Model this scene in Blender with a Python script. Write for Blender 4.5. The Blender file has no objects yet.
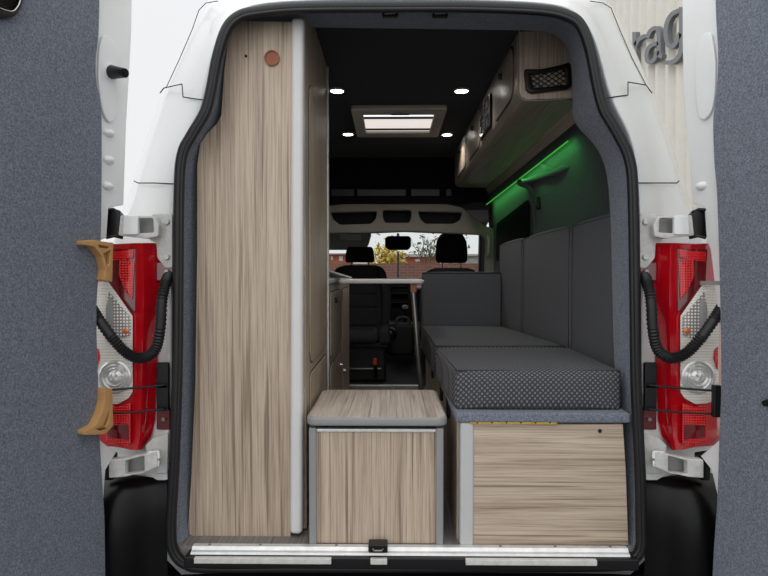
import bpy, bmesh, math, random
from mathutils import Vector, Matrix
random.seed(7)
PI = math.pi
col = bpy.context.scene.collection
# ------------------------------------------------------------------ camera
FPX = 577.0
CAM = Vector((0.0, -1.56, 1.29))
PA = math.atan(13/577.0); YB = math.atan(7/577.0)
CF = Vector((-math.sin(YB)*math.cos(PA), math.cos(YB)*math.cos(PA), -math.sin(PA)))
CR = Vector((math.cos(YB), math.sin(YB), 0))
CU = CR.cross(CF)
def ray(px, py):
    return CF + CR*((px-384)/FPX) + CU*((288-py)/FPX)
def P(px, py, Z):
    """measuring helper: the place at depth Z from where the photo was taken"""
    d = ray(px, py); return CAM + d*(Z/d.y)
def PX(px, py, X):
    d = ray(px, py); return CAM + d*((X-CAM.x)/d.x)
def PPl(px, py, p0, n):
    d = ray(px, py); return CAM + d*((p0-CAM).dot(n)/d.dot(n))
def Yd(Z): return Z-1.56

# ------------------------------------------------------------------ materials
def lin(c):
    return tuple(((v/255)/12.92 if v/255 <= 0.04045 else ((v/255+0.055)/1.055)**2.4) for v in c)
def newmat(name):
    m = bpy.data.materials.new(name); m.use_nodes = True
    nt = m.node_tree; b = nt.nodes['Principled BSDF']
    return m, nt, b
def N(nt, t, **kw):
    n = nt.nodes.new(t)
    for k, v in kw.items(): setattr(n, k, v)
    return n
def coords(nt, scale=(1,1,1), rot=(0,0,0)):
    tc = N(nt, 'ShaderNodeTexCoord'); mp = N(nt, 'ShaderNodeMapping')
    mp.inputs['Scale'].default_value = scale; mp.inputs['Rotation'].default_value = rot
    nt.links.new(tc.outputs['Object'], mp.inputs['Vector']); return mp.outputs['Vector']
def noise(nt, vec, scale, detail=4, rough=0.6, dist=0):
    n = N(nt, 'ShaderNodeTexNoise'); nt.links.new(vec, n.inputs['Vector'])
    n.inputs['Scale'].default_value = scale; n.inputs['Detail'].default_value = detail
    n.inputs['Roughness'].default_value = rough; n.inputs['Distortion'].default_value = dist
    return n.outputs['Fac']
def ramp(nt, fac, stops):
    r = N(nt, 'ShaderNodeValToRGB'); nt.links.new(fac, r.inputs['Fac'])
    while len(r.color_ramp.elements) < len(stops): r.color_ramp.elements.new(0.5)
    for e, (p, c) in zip(r.color_ramp.elements, stops):
        e.position = p; e.color = (*c, 1)
    return r.outputs['Color']
def bump(nt, b, h, strength, dist=0.002):
    n = N(nt, 'ShaderNodeBump'); n.inputs['Strength'].default_value = strength
    n.inputs['Distance'].default_value = dist
    nt.links.new(h, n.inputs['Height']); nt.links.new(n.outputs['Normal'], b.inputs['Normal'])
def flat(name, c, rough=0.5, metal=0, coat=0, var=0.06, vscale=12, spec=0.5, bmp=0, bscale=300):
    m, nt, b = newmat(name)
    v = coords(nt); f = noise(nt, v, vscale, 3)
    c = lin(c)
    cr = ramp(nt, f, [(0.3, tuple(x*(1-var) for x in c)), (0.7, tuple(min(1, x*(1+var)) for x in c))])
    nt.links.new(cr, b.inputs['Base Color'])
    b.inputs['Roughness'].default_value = rough; b.inputs['Metallic'].default_value = metal
    b.inputs['Coat Weight'].default_value = coat; b.inputs['Specular IOR Level'].default_value = spec
    b.inputs['Coat Roughness'].default_value = 0.06
    if bmp: bump(nt, b, noise(nt, v, bscale, 3), bmp)
    return m
def wood(name, grain='z', light=(208,190,168), mid=(182,163,143), dark=(120,101,86), rough=0.42):
    m, nt, b = newmat(name)
    ax = {'x': (0.016,1,1), 'y': (1,0.016,1), 'z': (1,1,0.016)}[grain]
    v = coords(nt, ax)
    f1 = noise(nt, v, 330, 5, 0.7, 0.12)
    v2 = coords(nt, tuple(a if a == 1 else 0.04 for a in ax))
    f2 = noise(nt, v2, 42, 3, 0.55, 0.7)
    v3 = coords(nt, tuple(a if a == 1 else 0.012 for a in ax))
    f3 = noise(nt, v3, 130, 2, 0.5, 0.3)
    c1 = ramp(nt, f1, [(0.33, lin(dark)), (0.5, lin(mid)), (0.68, lin(light))])
    c2 = ramp(nt, f2, [(0.36, lin((156,136,121))), (0.45, lin(mid)), (0.62, lin(light))])
    mx = N(nt, 'ShaderNodeMix', data_type='RGBA'); mx.inputs[0].default_value = 0.42
    nt.links.new(c1, mx.inputs[6]); nt.links.new(c2, mx.inputs[7])
    c3 = ramp(nt, f3, [(0.32, (0.5,0.46,0.43)), (0.43, (1,1,1)), (1, (1,1,1))])
    mm = N(nt, 'ShaderNodeMix', data_type='RGBA', blend_type='MULTIPLY'); mm.inputs[0].default_value = 0.9
    nt.links.new(mx.outputs[2], mm.inputs[6]); nt.links.new(c3, mm.inputs[7])
    nt.links.new(mm.outputs[2], b.inputs['Base Color'])
    b.inputs['Roughness'].default_value = rough
    bump(nt, b, f1, 0.12, 0.001)
    return m
def felt(name, c, var=0.28):
    m, nt, b = newmat(name); v = coords(nt)
    f = noise(nt, v, 210, 4, 0.8); g = noise(nt, v, 60, 3)
    c = lin(c)
    cr = ramp(nt, f, [(0.36, tuple(x*(1-var*1.5) for x in c)), (0.5, c), (0.66, tuple(x*(1+var*1.8) for x in c))])
    cg = ramp(nt, g, [(0.3, (0.85,0.85,0.86)), (0.7, (1.0,1.0,1.0))])
    mm = N(nt, 'ShaderNodeMix', data_type='RGBA', blend_type='MULTIPLY'); mm.inputs[0].default_value = 1
    nt.links.new(cr, mm.inputs[6]); nt.links.new(cg, mm.inputs[7])
    nt.links.new(mm.outputs[2], b.inputs['Base Color'])
    b.inputs['Roughness'].default_value = 0.95; b.inputs['Specular IOR Level'].default_value = 0.15
    b.inputs['Sheen Weight'].default_value = 0.15
    bump(nt, b, f, 0.6, 0.003)
    return m
def weave(name, c1, c2, bs, strength=0.6, rough=0.85):
    """woven upholstery: staggered little light ovals on dark"""
    m, nt, b = newmat(name)
    tc = N(nt, 'ShaderNodeTexCoord'); sp = N(nt, 'ShaderNodeSeparateXYZ')
    nt.links.new(tc.outputs['Object'], sp.inputs[0])
    a = N(nt, 'ShaderNodeMath', operation='ADD'); nt.links.new(sp.outputs['Y'], a.inputs[0]); nt.links.new(sp.outputs['Z'], a.inputs[1])
    def sn(o, k):
        mu = N(nt, 'ShaderNodeMath', operation='MULTIPLY'); mu.inputs[1].default_value = k; nt.links.new(o, mu.inputs[0])
        q = N(nt, 'ShaderNodeMath', operation='SINE'); nt.links.new(mu.outputs[0], q.inputs[0]); return q.outputs[0]
    pr = N(nt, 'ShaderNodeMath', operation='MULTIPLY'); nt.links.new(sn(sp.outputs['X'], bs), pr.inputs[0]); nt.links.new(sn(a.outputs[0], bs*0.95), pr.inputs[1])
    h = N(nt, 'ShaderNodeMapRange'); nt.links.new(pr.outputs[0], h.inputs['Value']); h.inputs['From Min'].default_value = 0.0; h.inputs['From Max'].default_value = 0.55
    cr = ramp(nt, h.outputs[0], [(0.15, lin(c1)), (0.85, lin(c2))])
    nt.links.new(cr, b.inputs['Base Color'])
    b.inputs['Roughness'].default_value = rough; b.inputs['Specular IOR Level'].default_value = 0.3
    bump(nt, b, h.outputs[0], strength, 0.003)
    return m
def emit(name, c, s, base=(230,230,230)):
    m, nt, b = newmat(name)
    b.inputs['Base Color'].default_value = (*lin(base), 1)
    b.inputs['Emission Color'].default_value = (*lin(c), 1); b.inputs['Emission Strength'].default_value = s
    return m
def glass(name, tint=(1,1,1), refl=0.06):
    m = bpy.data.materials.new(name); m.use_nodes = True; nt = m.node_tree; nt.nodes.clear()
    o = N(nt, 'ShaderNodeOutputMaterial'); mx = N(nt, 'ShaderNodeMixShader')
    t = N(nt, 'ShaderNodeBsdfTransparent'); g = N(nt, 'ShaderNodeBsdfGlossy')
    t.inputs[0].default_value = (*tint, 1); g.inputs['Roughness'].default_value = 0.03
    fr = N(nt, 'ShaderNodeLayerWeight'); pw = N(nt, 'ShaderNodeMath', operation='POWER'); pw.inputs[1].default_value = 4
    nt.links.new(fr.outputs['Facing'], pw.inputs[0])
    mu = N(nt, 'ShaderNodeMath', operation='MULTIPLY_ADD'); nt.links.new(pw.outputs[0], mu.inputs[0]); mu.inputs[1].default_value = 0.5; mu.inputs[2].default_value = refl*0.5
    nt.links.new(mu.outputs[0], mx.inputs[0]); nt.links.new(t.outputs[0], mx.inputs[1]); nt.links.new(g.outputs[0], mx.inputs[2])
    nt.links.new(mx.outputs[0], o.inputs[0]); return m
def ribbed(name, c, c2, sc, axis='z', rough=0.2, metal=0.0, grid=False):
    m, nt, b = newmat(name)
    tc = N(nt, 'ShaderNodeTexCoord'); sp = N(nt, 'ShaderNodeSeparateXYZ'); nt.links.new(tc.outputs['Object'], sp.inputs[0])
    def w(o):
        mu = N(nt, 'ShaderNodeMath', operation='MULTIPLY'); mu.inputs[1].default_value = sc; nt.links.new(o, mu.inputs[0])
        s = N(nt, 'ShaderNodeMath', operation='SINE'); nt.links.new(mu.outputs[0], s.inputs[0])
        a = N(nt, 'ShaderNodeMath', operation='MULTIPLY_ADD'); a.inputs[1].default_value = 0.5; a.inputs[2].default_value = 0.5
        nt.links.new(s.outputs[0], a.inputs[0]); return a.outputs[0]
    h = w(sp.outputs['Z'])
    if grid:
        h2 = w(sp.outputs['X']); mm = N(nt, 'ShaderNodeMath', operation='MULTIPLY')
        nt.links.new(h, mm.inputs[0]); nt.links.new(h2, mm.inputs[1]); h = mm.outputs[0]
    cr = ramp(nt, h, [(0.1, lin(c2)), (0.75, lin(c))]); nt.links.new(cr, b.inputs['Base Color'])
    b.inputs['Roughness'].default_value = rough; b.inputs['Metallic'].default_value = metal
    b.inputs['Coat Weight'].default_value = 0.8; b.inputs['Coat Roughness'].default_value = 0.05
    bump(nt, b, h, 0.5, 0.002); return m

M = {}
M['paint'] = flat('white_paint', (226,228,226), 0.3, coat=0.6, var=0.02, vscale=4)
M['paint_dirty'] = flat('grubby_white_paint', (200,199,194), 0.45, coat=0.2, var=0.12, vscale=60)
M['rubber'] = flat('black_rubber', (22,22,24), 0.5, var=0.1)
M['gap'] = flat('dark_gap', (20,20,20), 0.9)
M['plastic'] = flat('black_plastic', (16,16,18), 0.36, var=0.1, spec=0.4)
M['bumper'] = flat('bumper_plastic', (4,4,5), 0.33, var=0.15, vscale=8, spec=0.22)
M['trimw'] = flat('white_edge_plastic', (214,213,209), 0.35, var=0.02)
M['trimg'] = flat('grey_edge_plastic', (140,140,139), 0.45, var=0.03)
M['trimlg'] = flat('pale_grey_plastic', (188,190,188), 0.4, var=0.03)
M['alu'] = flat('brushed_aluminium', (222,222,220), 0.38, metal=0.45, var=0.1, vscale=40)
M['chrome'] = flat('chrome', (215,215,215), 0.15, metal=1, var=0.02)
M['woodv'] = wood('wood_vertical', 'z')
M['woodh'] = wood('wood_horizontal', 'x', light=(208,190,168), mid=(182,164,144), dark=(126,106,90))
M['woody'] = wood('wood_lid', 'y', light=(208,196,180), mid=(188,174,158))
M['woodl'] = wood('wood_locker', 'y', light=(176,162,148), mid=(152,138,124), dark=(112,98,88), rough=0.36)
M['felt'] = felt('grey_felt', (118,124,135))
M['feltd'] = M['felt']
M['ceil'] = felt('black_felt', (25,25,33), 0.15)
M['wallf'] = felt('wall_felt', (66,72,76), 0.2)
M['cush'] = weave('woven_seat_fabric', (64,64,67), (118,118,121), 430)
M['cushb'] = flat('back_fabric', (88,89,93), 0.85, var=0.08, vscale=160, bmp=0.25, bscale=400, spec=0.3)
M['piping'] = flat('piping', (38,38,41), 0.8)
M['seatf'] = flat('car_seat_fabric', (46,46,50), 0.9, var=0.15, vscale=80, bmp=0.2)
M['seatd'] = flat('headrest_fabric', (20,20,23), 0.9, var=0.1, spec=0.2)
M['brass'] = flat('brass', (214,178,84), 0.35, metal=0.6, var=0.2, vscale=80)
M['copper'] = flat('orange_brown_plastic', (160,98,70), 0.5)
M['tan'] = flat('tan_plastic', (186,142,90), 0.55, var=0.06, vscale=60)
M['red'] = flat('red_lens', (176,6,22), 0.1, coat=1, var=0.12, vscale=18)
M['redd'] = flat('dark_red_lens', (96,2,12), 0.15, coat=1, var=0.2, vscale=30)
M['redb'] = ribbed('bright_red_ribs', (235,22,30), (150,4,12), 1400)
M['redg'] = ribbed('red_grid', (255,34,34), (165,4,10), 900, grid=True)
M['rib'] = ribbed('clear_ribs', (240,236,228), (186,180,170), 1500)
M['grid'] = ribbed('clear_grid', (236,234,228), (128,122,116), 720, grid=True)
M['refl'] = flat('lamp_reflector', (205,205,203), 0.2, metal=0.45, var=0.1, vscale=50)
M['orange'] = flat('amber', (200,100,40), 0.2, coat=1)
M['buckle'] = flat('buckle_red', (230,70,30), 0.4)
M['shelf'] = flat('cab_headlining', (146,139,131), 0.8, var=0.05)
M['visor'] = flat('visor_vinyl', (190,188,180), 0.8)
M['label'] = flat('visor_label', (236,236,230), 0.7)
M['vinyl'] = wood('floor_vinyl', 'y', light=(150,146,142), mid=(110,106,104), dark=(70,66,64))
M['cabfloor'] = flat('cab_floor', (34,36,36), 0.6)
M['dash'] = flat('dashboard_plastic', (30,30,32), 0.55)
M['dashs'] = flat('dashboard_panel', (62,62,64), 0.35)
M['steel'] = flat('steel', (150,148,144), 0.3, metal=0.9)
M['led'] = emit('led_light', (255,252,240), 12)
M['green'] = emit('green_led', (58,170,55), 0.65, (20,60,20))
M['sky_pane'] = emit('roof_pane', (250,252,255), 1.0)  # emission stands in for daylight through the pane; the ceiling above is closed
M['blind'] = emit('roof_blind', (255,246,238), 0.55)  # blind glows by emission in place of daylight shining through it
M['vent'] = flat('vent_frame', (178,168,158), 0.5, var=0.03)
M['glass'] = glass('windscreen_glass', (0.95,0.97,0.96))
M['lensglass'] = glass('lamp_cover', (0.95,0.95,0.95), 0.05)
M['darkglass'] = flat('tinted_glass', (5,5,6), 0.7, spec=0.1)
M['clad'] = flat('cladding', (214,210,200), 0.5, var=0.03)
M['letter'] = flat('grey_letter', (112,114,116), 0.5)
M['asphalt'] = flat('asphalt', (110,110,110), 0.9, var=0.2, vscale=20)
M['bark'] = flat('bark', (86,84,74), 0.9, var=0.2)
M['yleaf'] = flat('yellow_leaves', (196,170,70), 0.8, var=0.35, vscale=3)
M['gleaf'] = flat('green_leaves', (120,130,84), 0.8, var=0.35, vscale=3)
M['orangebrick'] = flat('orange_brick', (168,92,66), 0.9, var=0.15, vscale=4)
M['rooft'] = flat('slate_roof', (120,110,108), 0.8)
M['whitewall'] = flat('render', (200,198,190), 0.8)
def brickmat():
    m, nt, b = newmat('brick_wall')
    tc = N(nt, 'ShaderNodeTexCoord'); sp = N(nt, 'ShaderNodeSeparateXYZ'); nt.links.new(tc.outputs['Object'], sp.inputs[0])
    cb = N(nt, 'ShaderNodeCombineXYZ'); nt.links.new(sp.outputs['X'], cb.inputs[0]); nt.links.new(sp.outputs['Z'], cb.inputs[1])
    br = N(nt, 'ShaderNodeTexBrick'); nt.links.new(cb.outputs[0], br.inputs['Vector'])
    br.inputs['Scale'].default_value = 4.4; br.inputs['Brick Width'].default_value = 1; br.inputs['Row Height'].default_value = 0.34
    br.inputs['Mortar Size'].default_value = 0.03
    br.inputs['Color1'].default_value = (*lin((124,86,76)), 1); br.inputs['Color2'].default_value = (*lin((112,76,68)), 1)
    br.inputs['Mortar'].default_value = (*lin((134,106,96)), 1)
    nt.links.new(br.outputs['Color'], b.inputs['Base Color']); b.inputs['Roughness'].default_value = 0.9; return m
M['brick'] = brickmat()

# ------------------------------------------------------------------ mesh builder
class MB:
    def __init__(s): s.v = []; s.f = []
    def add(s, vs, fs):
        o = len(s.v); s.v += [Vector(v) for v in vs]; s.f += [tuple(i+o for i in f) for f in fs]; return s
    def box(s, x0, x1, y0, y1, z0, z1):
        return s.add([(x0,y0,z0),(x1,y0,z0),(x1,y1,z0),(x0,y1,z0),(x0,y0,z1),(x1,y0,z1),(x1,y1,z1),(x0,y1,z1)],
            [(0,3,2,1),(4,5,6,7),(0,1,5,4),(1,2,6,5),(2,3,7,6),(3,0,4,7)])
    def hexa(s, b4, t4):
        return s.add(list(b4)+list(t4), [(0,3,2,1),(4,5,6,7),(0,1,5,4),(1,2,6,5),(2,3,7,6),(3,0,4,7)])
    def loft(s, rows, close=False, cap=False):
        n = len(rows[0]); vs = [p for r in rows for p in r]; fs = []
        for i in range(len(rows)-1):
            for j in range(n if close else n-1):
                a = i*n+j; b = i*n+(j+1) % n
                fs.append((a, b, b+n, a+n))
        if cap: fs.append(tuple(reversed(range(n)))); fs.append(tuple(range((len(rows)-1)*n, len(rows)*n)))
        return s.add(vs, fs)
    def tube(s, path, r, seg=10, closed=False, rfun=None, cap=True):
        path = [Vector(p) for p in path]; n = len(path); rows = []; up = None
        for i, p in enumerate(path):
            if closed: t = (path[(i+1) % n]-path[i-1]).normalized()
            else: t = (path[min(i+1, n-1)]-path[max(i-1, 0)]).normalized()
            if up is None:
                up = Vector((0,0,1)) if abs(t.z) < 0.9 else Vector((1,0,0))
            a = (up - t*up.dot(t)).normalized(); b = t.cross(a); up = a
            rr = rfun(i) if rfun else r
            rows.append([p + a*(rr*math.cos(2*PI*k/seg)) + b*(rr*math.sin(2*PI*k/seg)) for k in range(seg)])
        if closed: rows.append(rows[0])
        return s.loft(rows, True, cap and not closed)
    def cyl(s, p0, p1, r0, r1=None, seg=20):
        r1 = r0 if r1 is None else r1
        return s.tube([p0, p1], r0, seg, rfun=lambda i: (r0, r1)[i])
    def ball(s, c, rx, ry, rz, nu=20, nv=12, pw=1.0):
        c = Vector(c); rows = []
        def sp(x): return math.copysign(abs(x)**pw, x)
        for i in range(1, nv):
            th = PI*i/nv - PI/2
            rows.append([c+Vector((rx*sp(math.cos(th))*sp(math.cos(2*PI*j/nu)), ry*sp(math.cos(th))*sp(math.sin(2*PI*j/nu)), rz*sp(math.sin(th)))) for j in range(nu)])
        return s.loft(rows, True, True)
    def curve2d(s, loops, depth, frame, bev=0.0, res=2):
        """flat outline with holes, given thickness; frame = (origin, u, v, n): front face lies at n*depth"""
        cu = bpy.data.curves.new('t', 'CURVE'); cu.dimensions = '2D'; cu.fill_mode = 'BOTH'
        cu.extrude = max(depth/2-bev, 0.00005); cu.bevel_depth = bev; cu.bevel_resolution = res; cu.offset = -bev
        for lp in loops:
            sl = cu.splines.new('POLY'); sl.points.add(len(lp)-1); sl.use_cyclic_u = True
            for q, (a, b) in zip(sl.points, lp): q.co = (a, b, 0, 1)
        s._cu(cu, depth, frame)
        return s
    def _cu(s, cu, depth, frame):
        ob = bpy.data.objects.new('t', cu); col.objects.link(ob)
        dg = bpy.context.evaluated_depsgraph_get(); me = bpy.data.meshes.new_from_object(ob.evaluated_get(dg))
        o, u, v, n = [Vector(q) for q in frame]
        s.add([o+u*w.co.x+v*w.co.y+n*(w.co.z+depth/2) for w in me.vertices], [tuple(p.vertices) for p in me.polygons])
        bpy.data.objects.remove(ob); bpy.data.meshes.remove(me); bpy.data.curves.remove(cu)
    def build(s, name, mat, parent=None, bevel=0, seg=2, smooth=None, subsurf=0, fix=True):
        off = wloc(parent) if parent else Vector((0,0,0))
        me = bpy.data.meshes.new(name); me.from_pydata([tuple(v-off) for v in s.v], [], s.f)
        bm = bmesh.new(); bm.from_mesh(me)
        bmesh.ops.remove_doubles(bm, verts=bm.verts, dist=0.00002)
        if fix: bmesh.ops.recalc_face_normals(bm, faces=bm.faces)
        bm.to_mesh(me); bm.free()
        me.materials.append(mat)
        o = bpy.data.objects.new(name, me); col.objects.link(o)
        if parent: o.parent = parent
        if smooth is not None:
            for p in me.polygons: p.use_smooth = True
            if smooth > 0: me.set_sharp_from_angle(angle=math.radians(smooth))
        if bevel:
            b = o.modifiers.new('bevel', 'BEVEL'); b.width = bevel; b.segments = seg; b.limit_method = 'ANGLE'; b.angle_limit = math.radians(40)
            for p in me.polygons: p.use_smooth = True
            w = o.modifiers.new('wn', 'WEIGHTED_NORMAL'); w.keep_sharp = False
        if subsurf:
            b = o.modifiers.new('sub', 'SUBSURF'); b.levels = b.render_levels = subsurf
        return o
def wloc(o):
    v = Vector((0,0,0))
    while o: v += o.location; o = o.parent
    return v
def tag(o, label=None, cat=None, group=None, kind=None):
    if label: o['label'] = label
    if cat: o['category'] = cat
    if group: o['group'] = group
    if kind: o['kind'] = kind
    return o
def thing(name, loc, label, cat, group=None, parent=None):
    o = bpy.data.objects.new(name, None); col.objects.link(o); o.location = loc; o.empty_display_size = 0.05
    if parent: o.parent = parent; o.location = Vector(loc)-wloc(parent)
    return tag(o, label, cat, group)
def copy_tree(o, parent=None):
    c = o.copy(); col.objects.link(c)
    if parent: c.parent = parent
    for ch in [x for x in bpy.data.objects if x.parent == o]: copy_tree(ch, c)
    return c
def rpoly(pts, r, seg=5):
    """round the corners of a 2D polygon; r a number or a list"""
    n = len(pts); out = []
    for i in range(n):
        p = Vector(pts[i]); a = Vector(pts[i-1]); b = Vector(pts[(i+1) % n])
        rr = r[i] if isinstance(r, (list, tuple)) else r
        if rr <= 0: out.append(tuple(p)); continue
        da = (a-p); db = (b-p); k = min(rr, da.length*0.49, db.length*0.49)
        s = p+da.normalized()*k; e = p+db.normalized()*k
        for j in range(seg+1):
            t = j/seg; q = s*(1-t)**2+p*(2*t*(1-t))+e*t*t; out.append(tuple(q))
    return out
def rrect(x0, x1, y0, y1, r, seg=5): return rpoly([(x0,y0),(x1,y0),(x1,y1),(x0,y1)], r, seg)
def smooth_path(pts, n=6, closed=False):
    pts = [Vector(p) for p in pts]; out = []; m = len(pts)
    rng = range(m if closed else m-1)
    for i in rng:
        p1 = pts[i]; p2 = pts[(i+1) % m]
        p0 = pts[i-1] if (closed or i > 0) else p1; p3 = pts[(i+2) % m] if (closed or i+2 < m) else p2
        for k in range(n):
            t = k/n
            out.append(0.5*((2*p1)+(p2-p0)*t+(2*p0-5*p1+4*p2-p3)*t*t+(3*p1-p0-3*p2+p3)*t**3))
    if not closed: out.append(pts[-1])
    return out
XZ = lambda Z: (Vector((0,Yd(Z),0)), Vector((1,0,0)), Vector((0,0,1)), Vector((0,-1,0)))  # faces the rear of the van
def xz(px, py, Z):
    p = P(px, py, Z); return (p.x, p.z)
def pl(pts, Z): return [xz(a, b, Z) for a, b in pts]
def onx(X, sgn=1): return (Vector((X,0,0)), Vector((0,1,0)), Vector((0,0,1)), Vector((sgn,0,0)))  # plane with normal X; 2D coords are (Y,z)

FL = 0.542   # van floor above the ground
CZ = 2.10   # ceiling
# ------------------------------------------------------------------ setting: interior shell
mb = MB(); mb.box(-0.62, 0.70, 0.018, 0.3, FL-0.03, FL); mb.box(-0.69, 0.79, 0.3, 2.32, FL-0.03, FL)
tag(mb.build('floor', M['vinyl']), kind='structure')
mb = MB(); mb.box(-0.85, 0.9, 2.32, 4.3, FL-0.03, FL-0.001)
tag(mb.build('cab_floor', M['cabfloor']), 'dark rubber cab floor in front of the aisle', 'floor', kind='structure')
mb = MB(); mb.box(-0.56, 0.63, 0.25, 2.6, CZ, CZ+0.02)
tag(mb.build('ceiling', M['ceil']), kind='structure')
# felt-lined right wall: profile by height, tapering towards the cab
def wall_prof(Z):
    k = min(1, max(0, (Z-1.75)/1.3))
    near = [(.80,FL),(.80,1.0),(.80,1.42),(.795,1.55),(.775,1.66),(.725,1.75),(.685,1.83),(.645,1.95),(.61,2.05),(.56,CZ+.005)]
    far = [(.70,FL),(.70,1.0),(.70,1.42),(.70,1.55),(.69,1.66),(.685,1.75),(.67,1.83),(.635,1.95),(.60,2.05),(.56,CZ+.005)]
    return [(a[0]+(b[0]-a[0])*k, a[1]) for a, b in zip(near, far)]
rows = []
for Z in [1.76, 1.9, 2.1, 2.3, 2.5, 2.7, 2.9, 3.05, 3.2, 3.5, 3.8, 4.1]:
    rows.append([Vector((x, Yd(Z), z)) for x, z in wall_prof(Z)])
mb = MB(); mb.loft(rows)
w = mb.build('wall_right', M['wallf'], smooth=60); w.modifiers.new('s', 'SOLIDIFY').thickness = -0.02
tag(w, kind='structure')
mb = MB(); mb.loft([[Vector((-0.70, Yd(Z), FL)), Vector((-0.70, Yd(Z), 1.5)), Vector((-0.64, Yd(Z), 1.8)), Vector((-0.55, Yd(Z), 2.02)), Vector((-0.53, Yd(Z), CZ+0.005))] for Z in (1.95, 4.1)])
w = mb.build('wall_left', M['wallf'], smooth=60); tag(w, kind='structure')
mb = MB(); mb.box(-0.72, 0.76, Yd(4.0), Yd(4.02), 1.79, CZ)
w = mb.build('wall_front', M['ceil']); tag(w, kind='structure')
# pressed pillar and rib on the right wall
mb = MB()
mb.tube(smooth_path([P(540,238,2.86), P(537,205,2.86), P(532,188,2.85), P(520,182,2.95)], 5), 0.02, 8)
mb.tube(smooth_path([P(604,150,2.12), P(575,164,2.32), P(556,172,2.5), P(540,177,2.72), P(524,183,2.92)], 5), 0.018, 8)
mb.tube(smooth_path([P(556,172,2.5), P(545,165,2.62), P(538,160,2.75)], 5), 0.015, 8)
tag(mb.build('trim_1', M['wallf'], smooth=0), kind='structure')
mb = MB(); mb.curve2d([rpoly([(Yd(2.9),1.38),(Yd(3.75),1.38),(Yd(3.75),1.62),(Yd(2.9),1.67)], 0.04)], 0.012, onx(0.692,-1), 0.003)
win = mb.build('window_2', M['darkglass'], smooth=30); tag(win, kind='structure')

# ------------------------------------------------------------------ van body
van = thing('van', (0.04, 0, 0), 'white panel van seen from behind with both rear doors open', 'van')
Lr = [ # outer, crease, mid, seal edge : from the bottom up
 [(62,480,2.0),(98,480,1.68),(140,480,1.63),(168,480,1.60)],
 [(60,380,2.0),(96,380,1.69),(140,380,1.655),(171,380,1.60)],
 [(62,300,2.0),(96,300,1.70),(140,300,1.66),(172,300,1.60)],
 [(85,250,2.0),(104,252,1.71),(145,250,1.67),(172,250,1.60)],
 [(118,216,2.0),(128,214,1.72),(150,214,1.67),(173,214,1.60)],
 [(128,188,2.0),(137,186,1.73),(153,186,1.67),(174,190,1.60)],
 [(138,155,2.0),(146,155,1.73),(160,155,1.67),(178,158,1.60)],
 [(147,125,2.0),(155,125,1.74),(171,125,1.67),(190,134,1.60)],
 [(157,98,2.0),(165,95,1.74),(182,95,1.67),(203,106,1.60)],
 [(172,62,2.0),(180,62,1.75),(195,62,1.67),(210,66,1.60)],
 [(187,30,2.0),(194,30,1.76),(206,32,1.68),(218,36,1.60)],
 [(203,-2,2.0),(211,0,1.76),(222,4,1.68),(234,12,1.60)],
 [(225,-18,2.0),(232,-10,1.76),(246,-4,1.68),(256,3,1.60)],
 [(300,-26,2.0),(300,-16,1.76),(300,-8,1.68),(300,0,1.60)],
 [(400,-28,2.0),(400,-18,1.76),(400,-10,1.68),(400,-2,1.60)],
 [(500,-26,2.0),(500,-16,1.76),(500,-8,1.68),(500,0,1.60)],
 [(585,-18,2.0),(580,-10,1.76),(568,-4,1.68),(558,3,1.60)],
 [(611,-2,2.0),(604,0,1.76),(592,4,1.68),(580,13,1.60)],
 [(628,26,2.0),(619,28,1.76),(606,32,1.68),(594,34,1.60)],
 [(642,58,2.0),(633,60,1.75),(618,60,1.67),(602,64,1.60)],
 [(656,92,2.0),(648,90,1.74),(631,92,1.67),(610,100,1.60)],
 [(669,125,2.0),(660,125,1.74),(646,125,1.67),(628,128,1.60)],
 [(679,155,2.0),(670,155,1.73),(655,155,1.67),(636,155,1.60)],
 [(689,188,2.0),(680,186,1.73),(662,186,1.67),(638,190,1.60)],
 [(697,216,2.0),(688,214,1.72),(666,214,1.67),(640,214,1.60)],
 [(728,250,2.0),(712,252,1.71),(672,250,1.67),(641,250,1.60)],
 [(752,300,2.0),(720,300,1.70),(674,300,1.66),(641,300,1.60)],
 [(754,380,2.0),(722,380,1.69),(676,380,1.655),(641,380,1.60)],
 [(752,480,2.0),(720,480,1.68),(676,480,1.63),(645,480,1.60)],
]
rows = []
for r in Lr:
    pts = [P(*q) for q in r]
    far = pts[0].copy(); far.y = 3.3
    inner = pts[3]+Vector((0,0.05,0))
    dp = Vector((0,0.012,0)); rows.append([far, pts[0].lerp(far, 0.03), pts[0], pts[0].lerp(pts[1], 0.85), pts[1], pts[1].lerp(pts[2], 0.12), pts[1].lerp(pts[2], 0.35)+dp*0.7, pts[2]+dp, pts[2].lerp(pts[3], .45)-dp*0.1, pts[2].lerp(pts[3], .85), pts[3], inner])
mb = MB(); mb.loft(rows)
mb.build('body_panel', M['paint'], van, smooth=0, subsurf=2)
# panel gaps
def seamtube(name, ptsz, r=0.0016, par=van, mat='gap'):
    mb = MB(); mb.tube([P(*q) for q in ptsz], r, 6); return mb.build(name, M[mat], par, smooth=0)
seamtube('panel_gap', [(160,93,1.74),(164,88,1.728),(182,84,1.655),(183,97,1.655),(203,100,1.585)])
seamtube('panel_gap', [(652,93,1.74),(646,85,1.728),(628,82,1.655),(628,95,1.655),(607,98,1.585)])
seamtube('panel_gap', [(134,181,1.72),(138,183,1.70),(155,183,1.65),(175,184,1.585)])
seamtube('panel_gap', [(679,181,1.72),(677,183,1.70),(658,183,1.65),(638,183,1.585)])
seamtube('panel_gap', [(166,88,1.745),(179,60,1.745),(192,30,1.75),(199,10,1.75),(206,3,1.75),(218,1,1.70)], 0.0012)
seamtube('panel_gap', [(646,85,1.745),(632,58,1.745),(619,28,1.75),(611,8,1.75),(603,3,1.75),(590,1,1.70)], 0.0012)
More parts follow.
